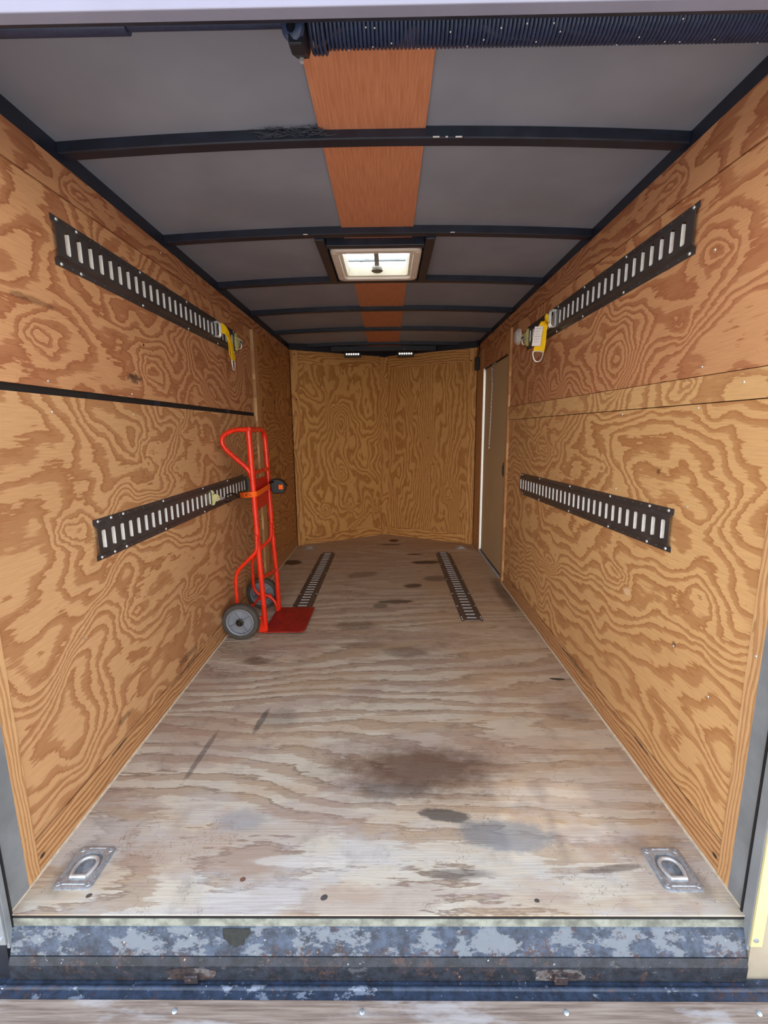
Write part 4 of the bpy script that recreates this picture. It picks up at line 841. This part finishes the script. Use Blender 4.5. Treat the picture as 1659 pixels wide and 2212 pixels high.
cp.box((.855, y - .015, z - .036), (.861, y + .012, z + .036)); cp.build('spring_clip', zinc, t, smooth=True)
p = smoothpath([(.838, y + .006, z + .008), (.826, y + .02, z - .004), (.812, y + .03, z - .035), (.810, y + .033, z - .095), (.800, y + .036, z - .148)], .03, 6)
axr = lambda u: V((0, 0, 1)).lerp(V((0.96, -0.20, 0)), min(1, u * 1.9)).normalized()
band(p, lambda u: 0.052 - 0.010 * math.sin(u * PI), 'webbing', yellow, t, 0.004, axr)
q0 = V((.790, y + .020, z - .120)); e = V((0.96, -0.20, 0)); up = V((0.02, 0, 1))
tgm = MB().prism([V((.803, y + .022, z - .030)) - e * .030 + up * 0, V((.803, y + .022, z - .030)) + e * .010, V((.796, y + .024, z - .122)) + e * .008, V((.796, y + .024, z - .122)) - e * .034], (-.001, -.001, 0)).build('white_tag', paper, t)
for k in range(6):
    a = V((.8005, y + .0205, z - .042 - k * .012)) - e * .024 - V((.0015 + .001 * k, .0015, 0)); MB().tube([a, a + e * (.026 - (k % 3) * .004)], 0.0006, 4).build('print_line', grey_ink, tgm)
lo = V((.798, y + .036, z - .146))
MB().tube(smoothpath([lo - e * .024, lo - e * .025 - up * .022, lo - e * .012 - up * .050, lo + e * .012 - up * .050, lo + e * .025 - up * .022, lo + e * .024, lo - e * .024], .016), 0.003, 8).build('ring', zinc, t, smooth=True)

# round dome light
dm = thing('dome_light', 'round white plastic dome on the right wall next to the side door batten', 'light', (0.875, 3.03, 1.70))
MB().lathe([(0.050, 0), (0.050, .010), (0.044, .014)], (0.875, 3.03, 1.70), (-1, 0, 0), 32).build('base_ring', whitep, dm, smooth=True)
MB().lathe([(0.043, .012), (0.041, .020), (0.032, .027), (0.016, .030), (0.002, .031)], (0.875, 3.03, 1.70), (-1, 0, 0), 32).build('lens', plain('dome_lens', srgb(206, 200, 196), 0.4, 0, 0.04), dm, smooth=True)
MB().lathe([(0.005, 0), (0.004, .004)], (0.850, 3.005, 1.668), (-1, -0.3, 0), 10).build('switch', whitep, dm, smooth=True)

# two small light bars on the front header
led = NT('led_lens'); led.b.inputs['Emission Color'].default_value = (1, 0.97, 0.9, 1); led.b.inputs['Emission Strength'].default_value = 1.1
led_m = led.set(col=(0.5, 0.5, 0.48, 1), rough=0.3)
for xc, lab in ((-0.293, 'small black light bar with six lit dots, left one on the front header'), (0.210, 'small black light bar with six lit dots, right one on the front header')):
    lb = thing('light_bar', lab, 'light bar', (xc, 4.52, 1.84), None, 'light bars on the front header')
    MB().box((xc - .078, 4.500, 1.812), (xc + .078, 4.540, 1.858)).build('housing', black, lb, bevel=0.004)
    MB().box((xc - .070, 4.497, 1.819), (xc + .070, 4.5005, 1.852)).build('reflector', plain('led_reflector', srgb(84, 80, 74), 0.4), lb, bevel=0.001)
    for k in range(6): MB().lathe([(0.0085, 0), (0.0075, .003), (0.003, .005)], (xc - .055 + k * .022, 4.497, 1.839), (0, -1, 0), 12).build('led', led_m, lb, smooth=True)
    for dx in (-.012, .012): MB().box((xc + dx - .004, 4.515, 1.856), (xc + dx + .004, 4.535, 1.876)).build('mounting_lug', black, lb)
    MB().lathe([(0.004, 0), (0.003, .002)], (xc - .012, 4.519, 1.885), (0, -1, 0), 8).build('bolt', galv, lb)

# small black box on a cable in the front right corner
bx = thing('cable_box', 'small black box hanging on a cable in the front right corner', 'junction box', (0.85, 4.30, 1.70))
MB().box((0.832, 4.272, 1.655), (0.872, 4.318, 1.768)).build('box_body', black, bx, bevel=0.006)
MB().tube(smoothpath([(0.850, 4.30, 1.765), (0.853, 4.29, 1.785), (0.866, 4.27, 1.80), (0.866, 4.27, 1.85), (0.866, 4.29, 1.90), (0.850, 4.33, 1.915)], .02), 0.0042, 8).build('cable', black, bx, smooth=True)

# thin chain hanging inside the side door
ch = thing('hanging_chain', 'thin metal chain hanging down the inside of the beige side door', 'chain', (0.87, 3.78, 1.63))
MB().tube(smoothpath([(0.884, 3.70, 1.64), (0.868, 3.70, 1.625), (0.866, 3.72, 1.615)], .01), 0.003, 6).build('hook', zinc, ch, smooth=True)
for yy in (3.742, 3.775): MB().tube([(0.872, yy, 1.60), (0.872, yy + .003, 1.515)], 0.0028, 6).build('long_link', galv, ch, smooth=True)
MB().tube([(0.874, 3.75, 1.63), (0.872, 3.752, 1.60)], 0.0015, 5).build('hanger_wire', galv, ch)
for yy, zz in ((3.742, 1.515), (3.775, 1.515), (3.775, 1.60)): MB().lathe([(0.006, -.003), (0.006, .003)], (0.871, yy, zz), (-1, 0, 0), 8).build('link_end', zinc, ch, smooth=True)
lk = MB().tube([(0.004 * math.cos(a * PI / 4), 0, 0.0085 * math.sin(a * PI / 4)) for a in range(8)], 0.0014, 5, closed=True)
proto = lk.build('link', zinc); chain_n = 36
for k in range(chain_n):
    o = proto if k == 0 else proto.copy()
    if k: C.objects.link(o)
    zz = 1.50 - k * 0.0150; yy = 3.762 + k * 0.0014
    o.matrix_basis = Matrix.Translation((0.877, yy, zz)) @ Matrix.Rotation(PI / 2 * (k % 2) + 0.7, 4, 'Z')
    put(o, ch)
